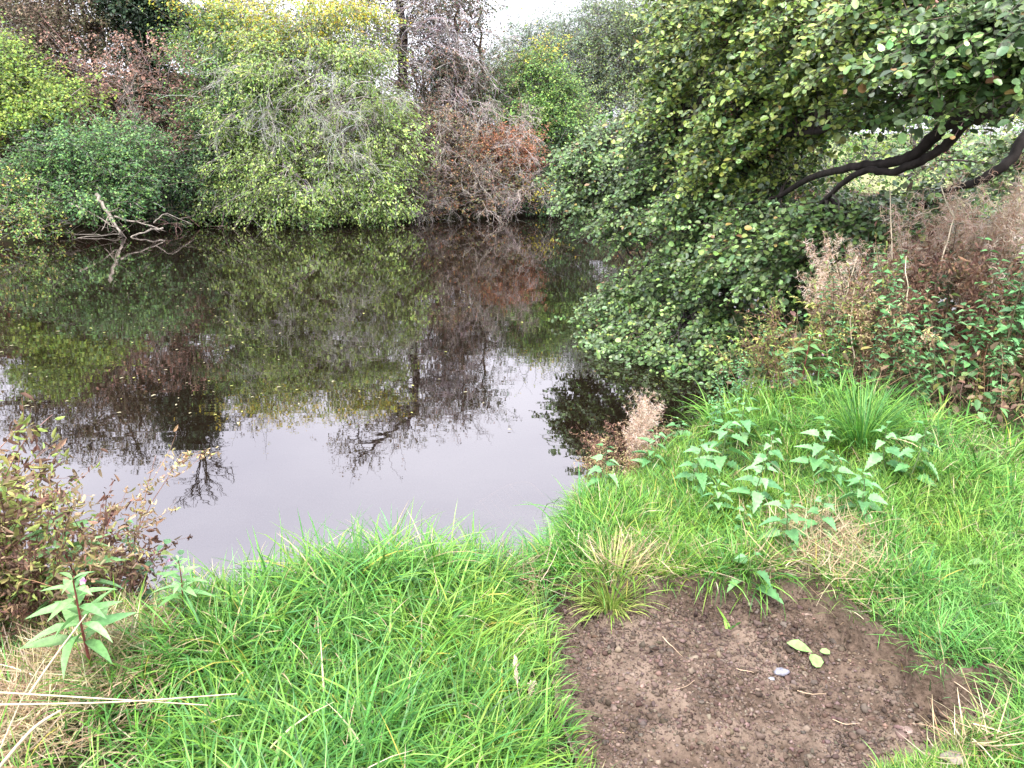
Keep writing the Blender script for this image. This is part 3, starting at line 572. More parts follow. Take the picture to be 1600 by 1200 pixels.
        tint = pick(AL, nl, .22)*np.exp(rng.normal(size=(nc, 1))*.32)[ci][si]
        q = rng.random(nl)
        tint[q < .03] = pick(YG, int((q < .03).sum()), .1); tint[q > .985] = pick([(.24,.15,.07),(.34,.26,.08)], int((q > .985).sum()), .15)
        if v < 290 and 1060 < u < 1430: k = rng.random(nl) < .5; tint[k] = pick([(.24,.32,.06),(.18,.26,.05),(.31,.37,.09)], int(k.sum()), .2)
        leaves(mbL, 'round', p, D, N, np.clip(np.exp(rng.normal(size=nl)*.30)*.041, .018, .068), rng.uniform(.68, .92, nl), np.clip(tint, 0, .7), rng.uniform(-.1, .5, nl))
    shift(mbB, O); mbB.obj('twigs', BARK, root); shift(mbL, O); mbL.obj('crown', GLOSS, root)
    # brown woody cones in small bunches
    mc = MB(); k = rng.integers(0, len(blobs), 260); c = np.array([at(*blobs[i][:3])+rvec(1)[0]*blobs[i][4]*blobs[i][2]/1200 for i in k if blobs[i][1] < 260])
    cp_ = np.repeat(c, 9, axis=0)+rng.normal(size=(len(c)*9, 3))*.045
    tubes(mc, np.stack([cp_, cp_+rvec(len(cp_))*.018], 1), np.array([[.007, .006]]), 5, pick([(.20,.12,.09),(.28,.17,.12)], len(cp_), .2))
    shift(mc, O); mc.obj('cones', BARK, root)
alder()

# ------------------------------------------------------------------ fallen branch in the water, far left
def fallen_branch():
    O = np.array(at(185, 350, 22.0)); O[2] = 0
    root = thing('fallen_branch', 'pale dead forked branch lying in the water under the round shrub', 'branch', tuple(O))
    mb = MB()
    for pts, r in [([at(150,303,20.8), at(163,322,20.8), at(176,343,20.8), at(190,365,20.7), np.array((*onz(192,372,-.05), -.05))], .05), ([at(178,338,20.9), at(215,348,21.2), at(252,358,21.4)], .03), ([at(108,318,21.), at(140,332,20.9), at(183,355,20.8)], .028),
                   ([at(255,356,21.8), at(215,366,21.2), at(190,378,20.9)], .03), ([at(70,368,21), at(110,364,21.2), at(160,368,21.1)], .025), ([at(90,330,21.5), at(120,345,21.5), at(180,358,21.4)], .02),
                   ([at(40,355,21.3), at(70,345,21.4), at(95,350,21.3)], .02), ([at(60,380,20.7), at(120,372,20.9), at(190,366,21.1)], .018), ([at(110,352,21.3), at(125,342,21.4), at(110,335,21.5)], .014), ([at(240,348,21.8), at(262,335,21.9), at(300,350,22.5)], .018)]:
        ln = smoothline(pts, 4); ln[1:-1] += rng.normal(size=(len(ln)-2, 3))*.02
        r *= 1.05; tubes(mb, ln[None], np.linspace(r, r*.4, len(ln))[None], 6, (.38,.33,.27))
        Q, _ = sprout(ln[None], 5, .7, .3, 5, 0, .12); tubes(mb, Q, np.linspace(r*.35, r*.15, 5)[None], 4, (.28,.23,.19))
    shift(mb, O); mb.obj('bare_wood', BARK, root, True)
    m2 = MB(); ns = 50; st = np.array([onz(u, v, 0)+(.05,) for u, v in zip(rng.uniform(30, 330, ns), rng.uniform(350, 362, ns))])
    st[:, 1] += .5
    O2 = st.mean(0); r2 = thing('twig_debris', 'drift of thin brownish twigs caught along the waterline left of the willow', 'twigs', tuple(O2))
    P = grow(st, nrm(rng.normal(size=(ns, 3))*np.array((1, .5, .35))+np.array((0, -.2, .1))), rng.uniform(.4, 1.2, ns), 6, -.2, .15); tubes(m2, P, np.linspace(.012, .004, 6)[None], 3, pick([(.32,.22,.17),(.25,.18,.14)], ns, .2))
    Q, _ = sprout(P, 5, .6, .5, 5, -.3, .2); tubes(m2, Q, np.linspace(.007, .003, 5)[None], 3, pick([(.32,.20,.16)], len(Q), .2))
    shift(m2, O2); m2.obj('twigs', BARK, r2)
fallen_branch()
# leaf litter and low growth on the far bank
def litter():
    n = 60000; x = rng.uniform(-22, 14, n); y = rng.uniform(19, 36, n); f = sdist(x, y, FAR); k = (f > .05) & (f < 8); x, y = x[k], y[k]; n = len(x)
    mb = MB(); leaves(mb, 'quad', np.stack([x, y, gz(x, y)+.03+rng.uniform(0, .1, n)], 1), rvec(n)*np.array((1, 1, .3)), nrm(rvec(n)*.5+np.array((0, -.3, 1))), rng.uniform(.08, .16, n), .6, pick([(.14,.06,.04),(.10,.05,.035),(.18,.09,.05),(.05,.08,.03),(.07,.045,.03)], n, .2))
    tag(mb.obj('leaf_litter', DRY), 'reddish brown fallen leaves covering the far bank', kind='stuff')
litter()

# ------------------------------------------------------------------ grass
def bare(x, y):                       # 1 where nothing grows
    b = sst(-.03, .02, sdist(x, y, SOIL)+noi(x, y, 14, 3)*.012)
    for (c, rx, ry) in SBARE: b = np.maximum(b, .93*sst(1.15, .55, np.hypot((x-c[0])/rx, (y-c[1])/ry)+noi(x, y, 9, 6)*.18))
    return b
def blade_lines(x, y, z, az, L, a0, cur, k=6):
    n = len(x); t = np.linspace(0, 1, k)[None]; dt = 1/(k-1)
    ang = a0[:, None]+cur[:, None]*t; r = np.cumsum(np.sin(ang), 1)*dt; h = np.cumsum(np.cos(ang), 1)*dt; r -= r[:, :1]; h -= h[:, :1]
    P = np.stack([x[:, None]+np.cos(az)[:, None]*r*L[:, None], y[:, None]+np.sin(az)[:, None]*r*L[:, None], z[:, None]+h*L[:, None]], -1)
    return P
GR = [(.10,.26,.04),(.145,.34,.055),(.048,.15,.025),(.225,.41,.08),(.105,.28,.075),(.17,.33,.045),(.07,.20,.035)]
GRY = [(.23,.42,.07),(.28,.45,.09),(.18,.37,.06)]
STR = [(.50,.40,.24),(.42,.33,.19),(.58,.50,.33)]
def tuftfield(mb, cx, cy, nb, L, W, pal, rad=.05, lean=.35, dry=.03, wind=None, jit=.12):
    nt = len(cx); i = np.repeat(np.arange(nt), nb); n = len(i)
    L = np.broadcast_to(L, (nt,))[i]*rng.uniform(.45, 1.15, n); az = rng.uniform(0, 6.283, n)
    if wind is None: wind = rng.uniform(0, 6.283, nt)
    wa = wind[i]; az = np.where(rng.random(n) < .55, wa+rng.normal(size=n)*.7, az)
    r = np.abs(rng.normal(size=n))*rad; x = cx[i]+np.cos(az+rng.normal(size=n)*.8)*r; y = cy[i]+np.sin(az+rng.normal(size=n)*.8)*r
    k = (sdist(x, y, NEAR) > -.28); 
    sd = sdist(x, y, SOIL); k &= sd < .015; k &= ~((y < 1.60) & (x > .22) & (x < 1.28) & (L > .075))
    x, y, az, L, i = x[k], y[k], az[k], L[k], i[k]; n = len(x)
    P = blade_lines(x, y, gz(x, y)-.01, az, L, np.abs(rng.normal(size=n))*lean+.08, rng.uniform(.5, 2.6, n)*np.clip(L/.25, .5, 1.25))
    w = (W*rng.uniform(.55, 1.3, n)*np.clip((L/.25)**.5, .5, 1.3))[:, None]*np.array([[.75, 1, .95, .8, .5, .06]])
    side = np.stack([-np.sin(az), np.cos(az), rng.normal(size=n)*.25], 1)+rng.normal(size=(n, 3))*.25
    tc = np.exp(rng.normal(size=nt)*jit)[i][:, None]
    pal = np.asarray(pal, float)
    hz = noi(cx, cy, 3.1, 8)[i][:, None]+rng.normal(size=(nt, 1))[i]*.4; tc = tc*np.exp(hz*np.array([[.13, .0, -.18]]))
    c = np.clip(pick(pal, n, .16)*tc, 0, .8)
    if dry: q = rng.random(n) < dry; c[q] = pick(STR+[(.45,.40,.08)], int(q.sum()), .12)
    ribbons(mb, P, w, c, side)
def fan(ax, ay, bx, by, n): return rng.uniform(ax, bx, n), rng.uniform(ay, by, n)
def GL(x): return np.interp(x, [-9, 1.0, 1.5, 2.0, 2.4, 3.0, 5], [9, 4.25, 4.3, 4.15, 3.85, 3.55, 3.4])
def lawn():
    mb = MB()
    def area(n, x0, x1, y0, y1, f):
        x, y = rng.uniform(x0, x1, n), rng.uniform(y0, y1, n)
        k = (sdist(x, y, NEAR) > -.2) & (rng.random(n) > bare(x, y)) & (np.abs(x) < .72*y+.75) & (y < GL(x)) ; x, y = x[k], y[k]
        f(x, y)
    # short dense undergrowth everywhere; old blades in darker greens, painting shade into the gaps
    def base(x, y): tuftfield(mb, x, y, 14, .12+.04*noi(x, y, 3, 2), .0045, [(.04,.11,.018),(.06,.15,.025),(.09,.22,.035),(.13,.12,.05)], .05, .5, .14)
    area(5200, -3.2, 4.6, 1.0, 6.2, base)
    # long grass, left of the soil
    def left(x, y):
        k = ((x < .25) | (y > 2.45)) & (sdist(x, y, SOIL) < -.13); k &= ~((x > .15) & (y < 2.9)); x, y = x[k], y[k]
        k = ~((x < -1.2) & (rng.random(len(x)) < .7)) & ~((x < -.78) & (y < 1.85) & (rng.random(len(x)) < .72)); x, y = x[k], y[k]; q_ = .45+.55*sst(.05, .35, -sdist(x, y, SOIL)); tuftfield(mb, x, y, 34, (.27+.07*noi(x, y, 2.5, 4))*q_, .0052, GR, .055, .42, .04)
    area(1750, -2.3, .3, 1.1, 3.0, left)
    def brighter(x, y): tuftfield(mb, x, y, 16, .22*(.5+.5*sst(.05, .3, -sdist(x, y, SOIL))), .0068, GRY+GR[3:4], .05, .4, .02)
    area(120, -.35, .2, 1.9, 2.4, brighter)
    # slope right of the notch: finer
    def slope(x, y): k = ~((x > .7) & (y < 2.35)); x, y = x[k], y[k]; tuftfield(mb, x, y, 20, .14+.05*noi(x, y, 4, 5), .0048, GR+GRY[:1], .05, .5, .06)
    area(2600, .1, 1.5, 2.35, 4.6, slope)
    # long arching tussocks further up right
    def up(x, y): k = (x*.9+y) > 4.75; x, y = x[k], y[k]; tuftfield(mb, x, y, 26, .27+.06*noi(x, y, 3, 6), .006, GR[:4], .06, .45, .02)
    area(620, .9, 3.4, 2.7, 4.6, up)
    # yellow green mown-height turf, right edge
    def turf(x, y): k = sdist(x, y, SOIL) < -.04; k &= (y > 1.62) | (x > 1.35); x, y = x[k], y[k]; tuftfield(mb, x, y, 28, .14+.03*noi(x, y, 5, 7), .0046, GRY+GR[1:4], .045, .5, .04)
    area(2600, .95, 3.0, 1.1, 3.2, turf)
    def turf2(x, y): tuftfield(mb, x, y, 18, .11, .0045, GRY+GR[3:4], .04, .5, .12)
    area(240, 1.32, 2.2, 1.1, 1.6, turf2)
    def low(x, y): k = sdist(x, y, SOIL) < -.01; x, y = x[k], y[k]; tuftfield(mb, x, y, 24, .055, .0036, GRY+GR[:3], .03, .5, .15)
    area(900, .9, 1.6, 1.3, 1.75, low)
    # fringe hanging over the cut edge of the soil
    E = []
    for a, b in zip(SOIL, np.roll(SOIL, -1, 0)):
        m = int(np.hypot(*(b-a))/.018); t = rng.random(m)[:, None]; E.append(a*(1-t)+b*t)
    E = np.concatenate(E); c = SOIL.mean(0); o = nrm(E-c); E = E+o*rng.uniform(0, .05, (len(E), 1))
    wind = np.arctan2(-o[:, 1], -o[:, 0]); k = rng.random(len(E)) < .8
    k &= E[:, 1] > 1.45
    tuftfield(mb, E[k, 0], E[k, 1], 12, .095, .0052, GR+GRY, .02, .6, .10, wind=wind[k])
    tag(mb.obj('grass', GRASS), 'lush bright green grass covering the near bank', kind='stuff')
    # dead thatch
    m2 = MB()
    for (cx, cy), rx, ry, n in [(onz(975,842,.82), .13, .12, 500), (SBARE[0][0], .2, .3, 1200), (SBARE[1][0], .2, .2, 600), (onz(60,1090,.8), .3, .3, 2600), (onz(160,1010,.8), .25, .22, 1100), (onz(20,980,.8), .3, .3, 1200), (onz(1100,860,.8), .5, .3, 260), (onz(500,1000,.8), .6, .5, 350), (onz(1510,1060,.75), .10, .04, 160), (onz(1500,1150,.75), .12, .05, 140), (onz(810,860,.8), .1, .08, 160), (onz(1560,720,.8), .5, .18, 500)]:
        x = cx+rng.normal(size=n)*rx*.5; y = cy+rng.normal(size=n)*ry*.5; k = sdist(x, y, SOIL) < .01; x, y = x[k], y[k]; m = len(x)
        P = blade_lines(x, y, gz(x, y)+rng.uniform(0, .05, m), rng.uniform(0, 6.28, m), rng.uniform(.05, .16, m), rng.uniform(.9, 1.5, m), rng.normal(size=m)*.5, 4)
        ribbons(m2, P, np.array([[.003, .003, .0025, .0008]])*rng.uniform(.6, 1.3, (m, 1)), pick(STR+[(.34,.24,.16)], m, .2))
    tag(m2.obj('dead_grass', DRY), 'pale dead straw matted among the green grass', kind='stuff')
lawn()

# ------------------------------------------------------------------ near plants
NET = [(.13,.31,.11),(.16,.37,.14),(.10,.24,.09),(.21,.42,.17)]
def nettle(root, h, pairs, lf, seed, pal=NET, stem=(.12,.17,.07), bare_to=.0, spread=1., kind='nettle', w=.66, arms=0):
    ms, ml = MB(), MB()
    ln = grow(np.zeros((1, 3)), np.array([[rng.normal()*.1, rng.normal()*.1, 1]]), h, 8, 0, .05)[0]
    tubes(ms, ln[None], np.linspace(.0032, .0016, 8)[None]*max(1, (h/.4)**.5), 6, stem)
    P, D, S = [], [], []
    a = rng.uniform(0, 6.28)
    for i in range(pairs):
        t = bare_to+(1-bare_to)*(i+1)/pairs; q = t*7; j = min(int(q), 6); p = ln[j]*(1-(q-j))+ln[j+1]*(q-j)
        a += math.pi/2+rng.normal()*.15
        top = i/(pairs-1) if pairs > 1 else 1
        for s in (0, math.pi):
            aa = a+s+rng.normal()*.12; el = .15+.55*top**3+rng.normal()*.12
            d = np.array((math.cos(aa)*math.cos(el), math.sin(aa)*math.cos(el), math.sin(el)))
            pe = p+d*lf*.28; tubes(ms, np.array([[p, p*.5+pe*.5+np.array((0, 0, .003)), pe]]), np.array([[.0012, .001, .0008]]), 4, stem)
            P.append(pe); D.append(d*np.array((1, 1, .5))+np.array((0, 0, -.15*(1-top)))); S.append(lf*(1.05-.55*top**2)*rng.uniform(.8, 1.15)*spread)
    for q in range(arms):                       # side shoots of their own
        b = ln[rng.integers(2, 6)]; az = rng.uniform(0, 6.28); sh = grow(b[None], np.array([[math.cos(az), math.sin(az), 1.]]), h*rng.uniform(.22, .4), 6, .3, .05)[0]
        tubes(ms, sh[None], np.linspace(.0018, .001, 6)[None], 5, stem)
        for i in range(1, 6):
            a += math.pi/2+rng.normal()*.2
            for s in (0, math.pi):
                el = .1+.1*i; d = np.array((math.cos(a+s)*math.cos(el), math.sin(a+s)*math.cos(el), math.sin(el))); P.append(sh[i]+d*lf*.15); D.append(d); S.append(lf*rng.uniform(.5, .85))
    P, D, S = map(np.array, (P, D, S)); n = len(P)
    N = nrm(np.array((0, 0, 1.))+rng.normal(size=(n, 3))*.18)
    D = nrm(D); D2 = nrm(D-(D*N).sum(1, keepdims=True)*N*.7)
    leaves(ml, kind, P, D2, N, S, w, pick(pal, n, .12), rng.uniform(.15, .45, n))
    ms.obj('stem', BARK, root, True); ml.obj('leaves', LEAF, root)
_protos = {}
def plant(kindname, u, v, s, label, group=None, cat=None, dz=0., pt=None, var=None):
    p = gpt(u, v) if pt is None else np.array((pt[0], pt[1], float(gz(*pt))))
    key = (kindname, var if var is not None else rng.integers(0, NV[kindname]))
    rz = rng.uniform(0, 6.28); tilt = tuple(rng.normal(size=2)*.07)
    nm, ct, fn = KINDS[kindname]
    if key not in _protos:
        o = thing(nm, label, cat or ct, (0, 0, 0), group); fn(o, key[1]); _protos[key] = o
        o.location = (p[0], p[1], p[2]-.01+dz); o.rotation_euler = (tilt[0], tilt[1], rz); o.scale = (s, s, s); return o
    r = copytree(_protos[key], (p[0], p[1], p[2]-.01+dz), rz, s, label, group, tilt)
    if not group and 'group' in r: del r['group']
    return r
def f_nsmall(o, v):
    nettle(o, .19+.03*v, 7, .078, v, bare_to=.15)
def f_nshoot(o, v): nettle(o, .10, 4, .078, v)
def f_ntall(o, v): nettle(o, .85+.08*v, 15, .078, v, bare_to=.2, arms=5, pal=NET+[(.10,.22,.10)], stem=(.10,.09,.05))
def f_ndark(o, v): nettle(o, .9, 15, .062, v, bare_to=.2, arms=5, pal=[(.09,.20,.09),(.12,.26,.11),(.07,.15,.07),(.20,.26,.08)], stem=(.09,.06,.04))
def f_fluff(o, v):                       # willowherb gone to seed: a pinkish tan plume of curled pods and down
    ms, mf, ml = MB(), MB(), MB(); h = 1.15+.06*v; ns = 3
    st = grow(np.zeros((ns, 3)), nrm(rng.normal(size=(ns, 3))*.13+np.array((0, 0, 1))), h*rng.uniform(.8, 1, ns), 9, 0, .04)
    tubes(ms, st, np.linspace(.004, .0018, 9)[None], 5, (.30,.17,.11))
    Q, _ = sprout(st, 20, .75, .26, 5, .3, .12, t0=.45); tubes(ms, Q, np.array([[.0015, .0013, .001, .0008, .0006]]), 3, pick([(.42,.27,.2)], len(Q), .2))
    al = np.concatenate([Q.reshape(-1, 3), st[:, 5:].reshape(-1, 3)]); b = al[rng.integers(0, len(al), 3600)]
    C = grow(b, rvec(3600)+np.array((0, 0, .3)), rng.uniform(.03, .085, 3600), 6, -.5, .55)
    ribbons(mf, C, np.array([[.0026, .0030, .0028, .0024, .0018, .001]])*rng.uniform(.7, 1.5, (3600, 1)), pick([(.66,.52,.41),(.58,.43,.32),(.76,.65,.54),(.46,.32,.22)], 3600, .15))
    lo = st[:, 1:6].reshape(-1, 3)[rng.integers(0, ns*5, 110)]; D = nrm(rvec(110)*np.array((1, 1, .4))+np.array((0, 0, -.4)))
    leaves(ml, 'lance', lo, D, nrm(rvec(110)*.6+np.array((0, 0, 1))), rng.uniform(.05, .11, 110), .25, pick([(.26,.12,.07),(.36,.2,.11),(.20,.22,.08),(.18,.09,.055)], 110, .2), rng.uniform(.2, .9, 110))
    ms.obj('stem', BARK, o, True); mf.obj('seed_plume', DRY, o); ml.obj('leaves', DRY, o)
def f_dead(o, v):                        # dead brown stems hung with shrivelled leaves
    ms, ml = MB(), MB(); h = .8+.08*v; ns = 5
    st = grow(rng.normal(size=(ns, 3))*np.array((.04, .04, 0)), nrm(rng.normal(size=(ns, 3))*.28+np.array((0, 0, 1))), h*rng.uniform(.7, 1, ns), 8, -.1, .09)
    tubes(ms, st, np.linspace(.0035, .0015, 8)[None], 5, (.20,.11,.08))
    Q, _ = sprout(st, 9, .8, .28, 5, -.2, .16); tubes(ms, Q, np.array([[.0016, .0014, .0011, .0009, .0007]]), 3, pick([(.26,.15,.10)], len(Q), .2))
    al = np.concatenate([Q.reshape(-1, 3), st[:, 2:].reshape(-1, 3)]); n = 950; p = al[rng.integers(0, len(al), n)]+rng.normal(size=(n, 3))*.012
    pal = [[(.17,.10,.075),(.24,.15,.10),(.12,.075,.055),(.32,.21,.13)], [(.19,.13,.08),(.30,.28,.10),(.26,.33,.09),(.13,.08,.06)], [(.42,.31,.18),(.5,.39,.24),(.30,.20,.12),(.36,.35,.14)]][v % 3]
    leaves(ml, 'tri3', p, nrm(rvec(n)+np.array((0, 0, -.5))), rvec(n), rng.uniform(.012, .036, n), .45, pick(pal, n, .18), rng.uniform(.1, 1.1, n))
    ms.obj('stem', BARK, o, True); ml.obj('leaves', DRY, o)
def f_yel(o, v):                         # leafy stems turning yellow
    ms, ml = MB(), MB(); h = .6+.07*v; ns = 4
    st = grow(rng.normal(size=(ns, 3))*np.array((.03, .03, 0)), nrm(rng.normal(size=(ns, 3))*.3+np.array((0, 0, 1))), h*rng.uniform(.7, 1, ns), 8, -.1, .07)
    tubes(ms, st, np.linspace(.003, .0012, 8)[None], 5, (.26,.16,.09))
    Q, _ = sprout(st, 6, .8, .25, 4, -.1, .1); tubes(ms, Q, np.array([[.0014, .0011, .0009, .0006]]), 3, (.28,.2,.1))
    al = np.concatenate([Q.reshape(-1, 3), st[:, 1:].reshape(-1, 3)]); n = 300; p = al[rng.integers(0, len(al), n)]
    leaves(ml, 'lance', p, nrm(rvec(n)*np.array((1, 1, .4))), nrm(rvec(n)*.45+np.array((0, 0, 1))), rng.uniform(.025, .06, n), .42, pick([(.36,.41,.10),(.26,.36,.08),(.17,.30,.07),(.52,.47,.15),(.22,.15,.08)], n, .15), rng.uniform(0, .5, n))
    ms.obj('stem', BARK, o, True); ml.obj('leaves', LEAF, o)
def petals(o, n, spots, size=.02):
    for q in range(n):
        mf = MB(); c = np.array(spots[q]); m = 5
        a = np.arange(m)*6.283/m; D = np.stack([np.cos(a), np.sin(a)*.4, np.sin(a)*.9], 1)
        leaves(mf, 'round', np.tile(c, (m, 1)), D, np.tile([0, -1., .4], (m, 1))+rng.normal(size=(m, 3))*.3, size*rng.uniform(.8, 1.3, m), .8, pick([(.62,.22,.48),(.72,.38,.60)], m, .1), .3)
        mf.obj('flower', LEAF, o)
def f_balsam(o, v):
    ms, ml = MB(), MB(); h = [.5, .75, .55, .6][v % 4]
    ln = grow(np.zeros((1, 3)), np.array([[.1, .02, 1]]), h, 8, 0, .03)[0]; tubes(ms, ln[None], np.linspace(.007, .003, 8)[None], 8, (.20,.06,.05))
    P, D, S = [], [], []; a = 0
    for i in range(8):
        t = .45+.55*i/7; q = t*7; j = min(int(q), 6); p = ln[j]*(1-(q-j))+ln[j+1]*(q-j); a += 1.05
        for s in range(3):
            aa = a+s*2.09+rng.normal()*.15; P.append(p); D.append((math.cos(aa), math.sin(aa), .25+.1*i/7)); S.append((.21-.13*(i/7)**2)*rng.uniform(.85, 1.15))
    P, D, S = map(np.array, (P, D, S)); N = nrm(np.tile([0, 0, 1.], (len(P), 1))+rng.normal(size=(len(P), 3))*.25)
    leaves(ml, 'lance', P, D, N, S, .24, pick([(.19,.37,.13),(.23,.42,.16),(.14,.30,.10)], len(P), .12), rng.uniform(.15, .45, len(P)))
    ms.obj('stem', BARK, o, True); ml.obj('leaves', LEAF, o)
    petals(o, 2 if v < 2 else 1, [ln[7]+np.array((.04, -.05, .01)), ln[5]+np.array((.10, -.06, 0))], .013)
def f_dock(o, v):
    ml = MB(); n = 9 if v == 0 else 6; a = rng.uniform(0, 6.28, n); L = (.24 if v == 0 else .10)*rng.uniform(.7, 1.1, n)
    leaves(ml, 'lance', np.zeros((n, 3))+np.array((0, 0, .02))+rng.normal(size=(n, 3))*.012, np.stack([np.cos(a), np.sin(a), rng.uniform(.35, 1.0, n)], 1), nrm(np.array((0, 0, 1.))+rng.normal(size=(n, 3))*.15), L, .48, pick([(.26,.50,.15),(.22,.44,.15),(.30,.52,.2)], n, .08), rng.uniform(.3, .7, n))
    ml.obj('leaves', LEAF, o)
KINDS = {'small': ('nettle_plant', 'nettle', f_nsmall), 'shoot': ('nettle_plant', 'nettle', f_nshoot), 'tall': ('nettle_plant', 'nettle', f_ntall), 'darkn': ('nettle_plant', 'nettle', f_ndark), 'fluff': ('seeded_willowherb', 'dry plant', f_fluff),
 'dead': ('dead_weed', 'dry plant', f_dead), 'yel': ('yellowing_weed', 'weed', f_yel), 'balsam': ('balsam_plant', 'balsam', f_balsam), 'dock': ('dock_plant', 'weed', f_dock)}
NV = {'small': 3, 'shoot': 2, 'tall': 4, 'darkn': 3, 'fluff': 4, 'dead': 3, 'yel': 3, 'balsam': 4, 'dock': 2}
NG = 'young nettles among the grass of the near bank'
for k, u, v, s, lab in [
 ('small',1225,862,1.15,'large pale nettle at the top edge of the bare straw strip'), ('small',1275,850,1.0,'nettle touching the right side of the largest pale nettle'), ('shoot',1172,912,1.3,'single small nettle shoot at the upper rim of the bare soil'),
 ('small',1175,800,1.0,'nettle among yellowing blades above the large pale nettle'), ('small',1120,815,.9,'nettle left of the yellowing blades on the slope'), ('small',1085,775,1.0,'nettle in the middle of the grassy slope'), ('small',1125,740,1.15,'tallest nettle in the middle of the grassy slope'),
 ('small',1195,745,.95,'nettle below the long arching tussock'), ('small',1262,745,1.1,'dense nettle at the foot of the long arching tussock'), ('small',1300,770,.9,'nettle just right of the dense nettle at the tussock foot'), ('small',1345,815,1.05,'nettle at the upper end of the straw strip'),
 ('small',1385,750,1.2,'broad-leaved nettle shaded by the right-hand long grass'), ('small',1335,780,.8,'small nettle between the straw strip and the broad-leaved nettle'), ('small',1415,765,1.0,'rightmost nettle of the grassy slope'), ('small',965,755,.95,'nettle near the water edge above the notch in the bank'),
 ('small',895,800,1.05,'bluish nettle standing right at the notch in the bank'), ('small',940,775,.8,'nettle between the two water-edge nettles'), ('small',1060,700,.9,'nettle under the big pale dock leaves'), ('small',1150,700,1.1,'nettle behind the top of the grassy slope'),
 ('small',1010,740,.8,'small nettle on the slope left of the tallest nettle'), ('small',395,925,.8,'lone nettle buried in the long grass left of centre'), ('small',1160,845,.7,'low nettle above the single small shoot')]:
    plant(k, u, v, s*(.85+.4*rng.random()), lab, NG)
plant('dock', 1080, 665, 1.0, 'clump of big pale green dock leaves at the water side of the slope', var=0)
plant('dock', 1015, 685, .7, 'yellow-green dock leaf clump lying at the edge of the water', var=0)
plant('dock', 1538, 892, 1.0, 'small round-leaved dock in the bright turf at the right', var=1)
plant('dock', 545, 1110, .8, 'small dock hidden in the long grass near the bottom', var=1)
# right-hand thicket, back to front; u is picture column, v the row of its foot
RG = 'tall weeds of the thicket under the alder'
xs_ = {'fluff': [(3.55,5.5,1.0),(3.95,5.9,1.05),(3.2,5.6,.95),(2.75,5.6,.66),(4.3,5.6,1.1),(3.75,5.05,1.0),(4.1,5.2,1.1),(3.35,5.0,.9),(2.9,5.15,.68),(4.6,6.3,1.15),(3.0,6.1,.72),(2.4,5.45,.6),(3.9,4.75,.95),(1.95,5.0,.62)]}
where = lambda x, y: None
def px(x, y, z):
    d = np.array((x, y, z-H)); fwd = d[1]*cp-d[2]*sp_; upc = d[1]*sp_+d[2]*cp; return 800+1200*d[0]/fwd, 600-1200*upc/fwd
FL = ['dry seed plume left of the tallest fluffy plume','tall fluffy tan seed plume near the right edge','pinkish seed plume over the green nettle stand','low seed plume beside the broken pale stalks','fluffy plume cut by the right edge of the picture','tan plume in front of the tallest one','thick tan plume beside the right edge below the tallest','frayed brown plume behind the big nettle stand',
 'greyish plume above the left part of the nettles','rearmost tall plume against the alder leaves','short plume behind the broken pale stalks','small plume left of the pale stalks','curled brown plume low at the right edge','round pinkish seed head leaning out over the water']
for (x, y, s), lab in zip(xs_['fluff'], FL): plant('fluff', 0, 0, s*1.17, lab, RG, pt=(x, y-.35))
for _x, _y, _s, _l in [(3.05,4.75,1.05,'broad tan plume rising behind the bright nettles'),(3.3,4.6,1.0,'broad tan plume right behind the pink blossom'),(2.85,5.2,.85,'pale plume at the top left of the fluffy bank'),(3.6,4.6,1.1,'pale plume nearest the upper right edge'),(2.5,4.95,.62,'half-height plume left of the fluffy bank'),(3.9,5.1,1.3,'highest plume at the right edge of the picture')]: plant('fluff', 0, 0, _s*1.08, _l, RG, pt=(_x, _y))
NT = [(2.45,4.65,.72,'tall','leafy nettle at the left of the bright nettle stand'),(2.62,4.5,.75,'tall','front nettle of the bright stand beside the dark stems'),(2.8,4.65,.8,'tall','tallest bright nettle in the centre of the stand'),(2.95,4.55,.78,'tall','bright nettle right of the stand centre'),(2.7,4.85,.85,'tall','rear nettle of the bright stand'),
 (3.1,4.8,.9,'tall','nettle with drooping lower leaves right of the stand'),(2.5,4.4,.55,'tall','short bright nettle at the foot of the stand'),(2.85,4.35,.5,'tall','lowest nettle in front of the stand'),(3.25,5.0,1.0,'darkn','dark-stemmed nettle topped by seed fluff'),(3.45,4.75,.95,'darkn','dark nettle beside the pink blossom near the right edge'),
 (3.0,5.1,1.0,'darkn','dark nettle under the pinkish plumes'),(2.3,4.95,.8,'darkn','dark nettle behind the pale broken stalk'),(2.1,4.8,.7,'darkn','small dark nettle behind the magenta flowers'),(1.75,4.75,.5,'darkn','short dark nettle at the water side of the thicket'),(2.0,4.55,.5,'tall','short bright nettle right of the magenta flowers'),
 (1.5,4.45,.38,'tall','low nettle left of the magenta flowers'),(1.35,4.25,.35,'darkn','low dark nettle above the dock leaves'),(1.75,4.4,.4,'darkn','low nettle behind the grass crest'),(2.2,4.5,.5,'darkn','low dark nettle left of the bright stand'),(3.6,5.3,1.1,'darkn','tall dark nettle amid the plumes'),
 (1.25,4.1,.3,'tall','tiny nettle between the dock leaves and the rusty stems'),(2.9,5.6,1.1,'darkn','nettle shoot rising between the plumes and the alder'),(2.55,5.3,.9,'darkn','nettle with small leaves left of the plumes')]
for x, y, s, k, lab in NT: plant(k, 0, 0, s*1.12, lab, RG, pt=(x-.22, y-.38))
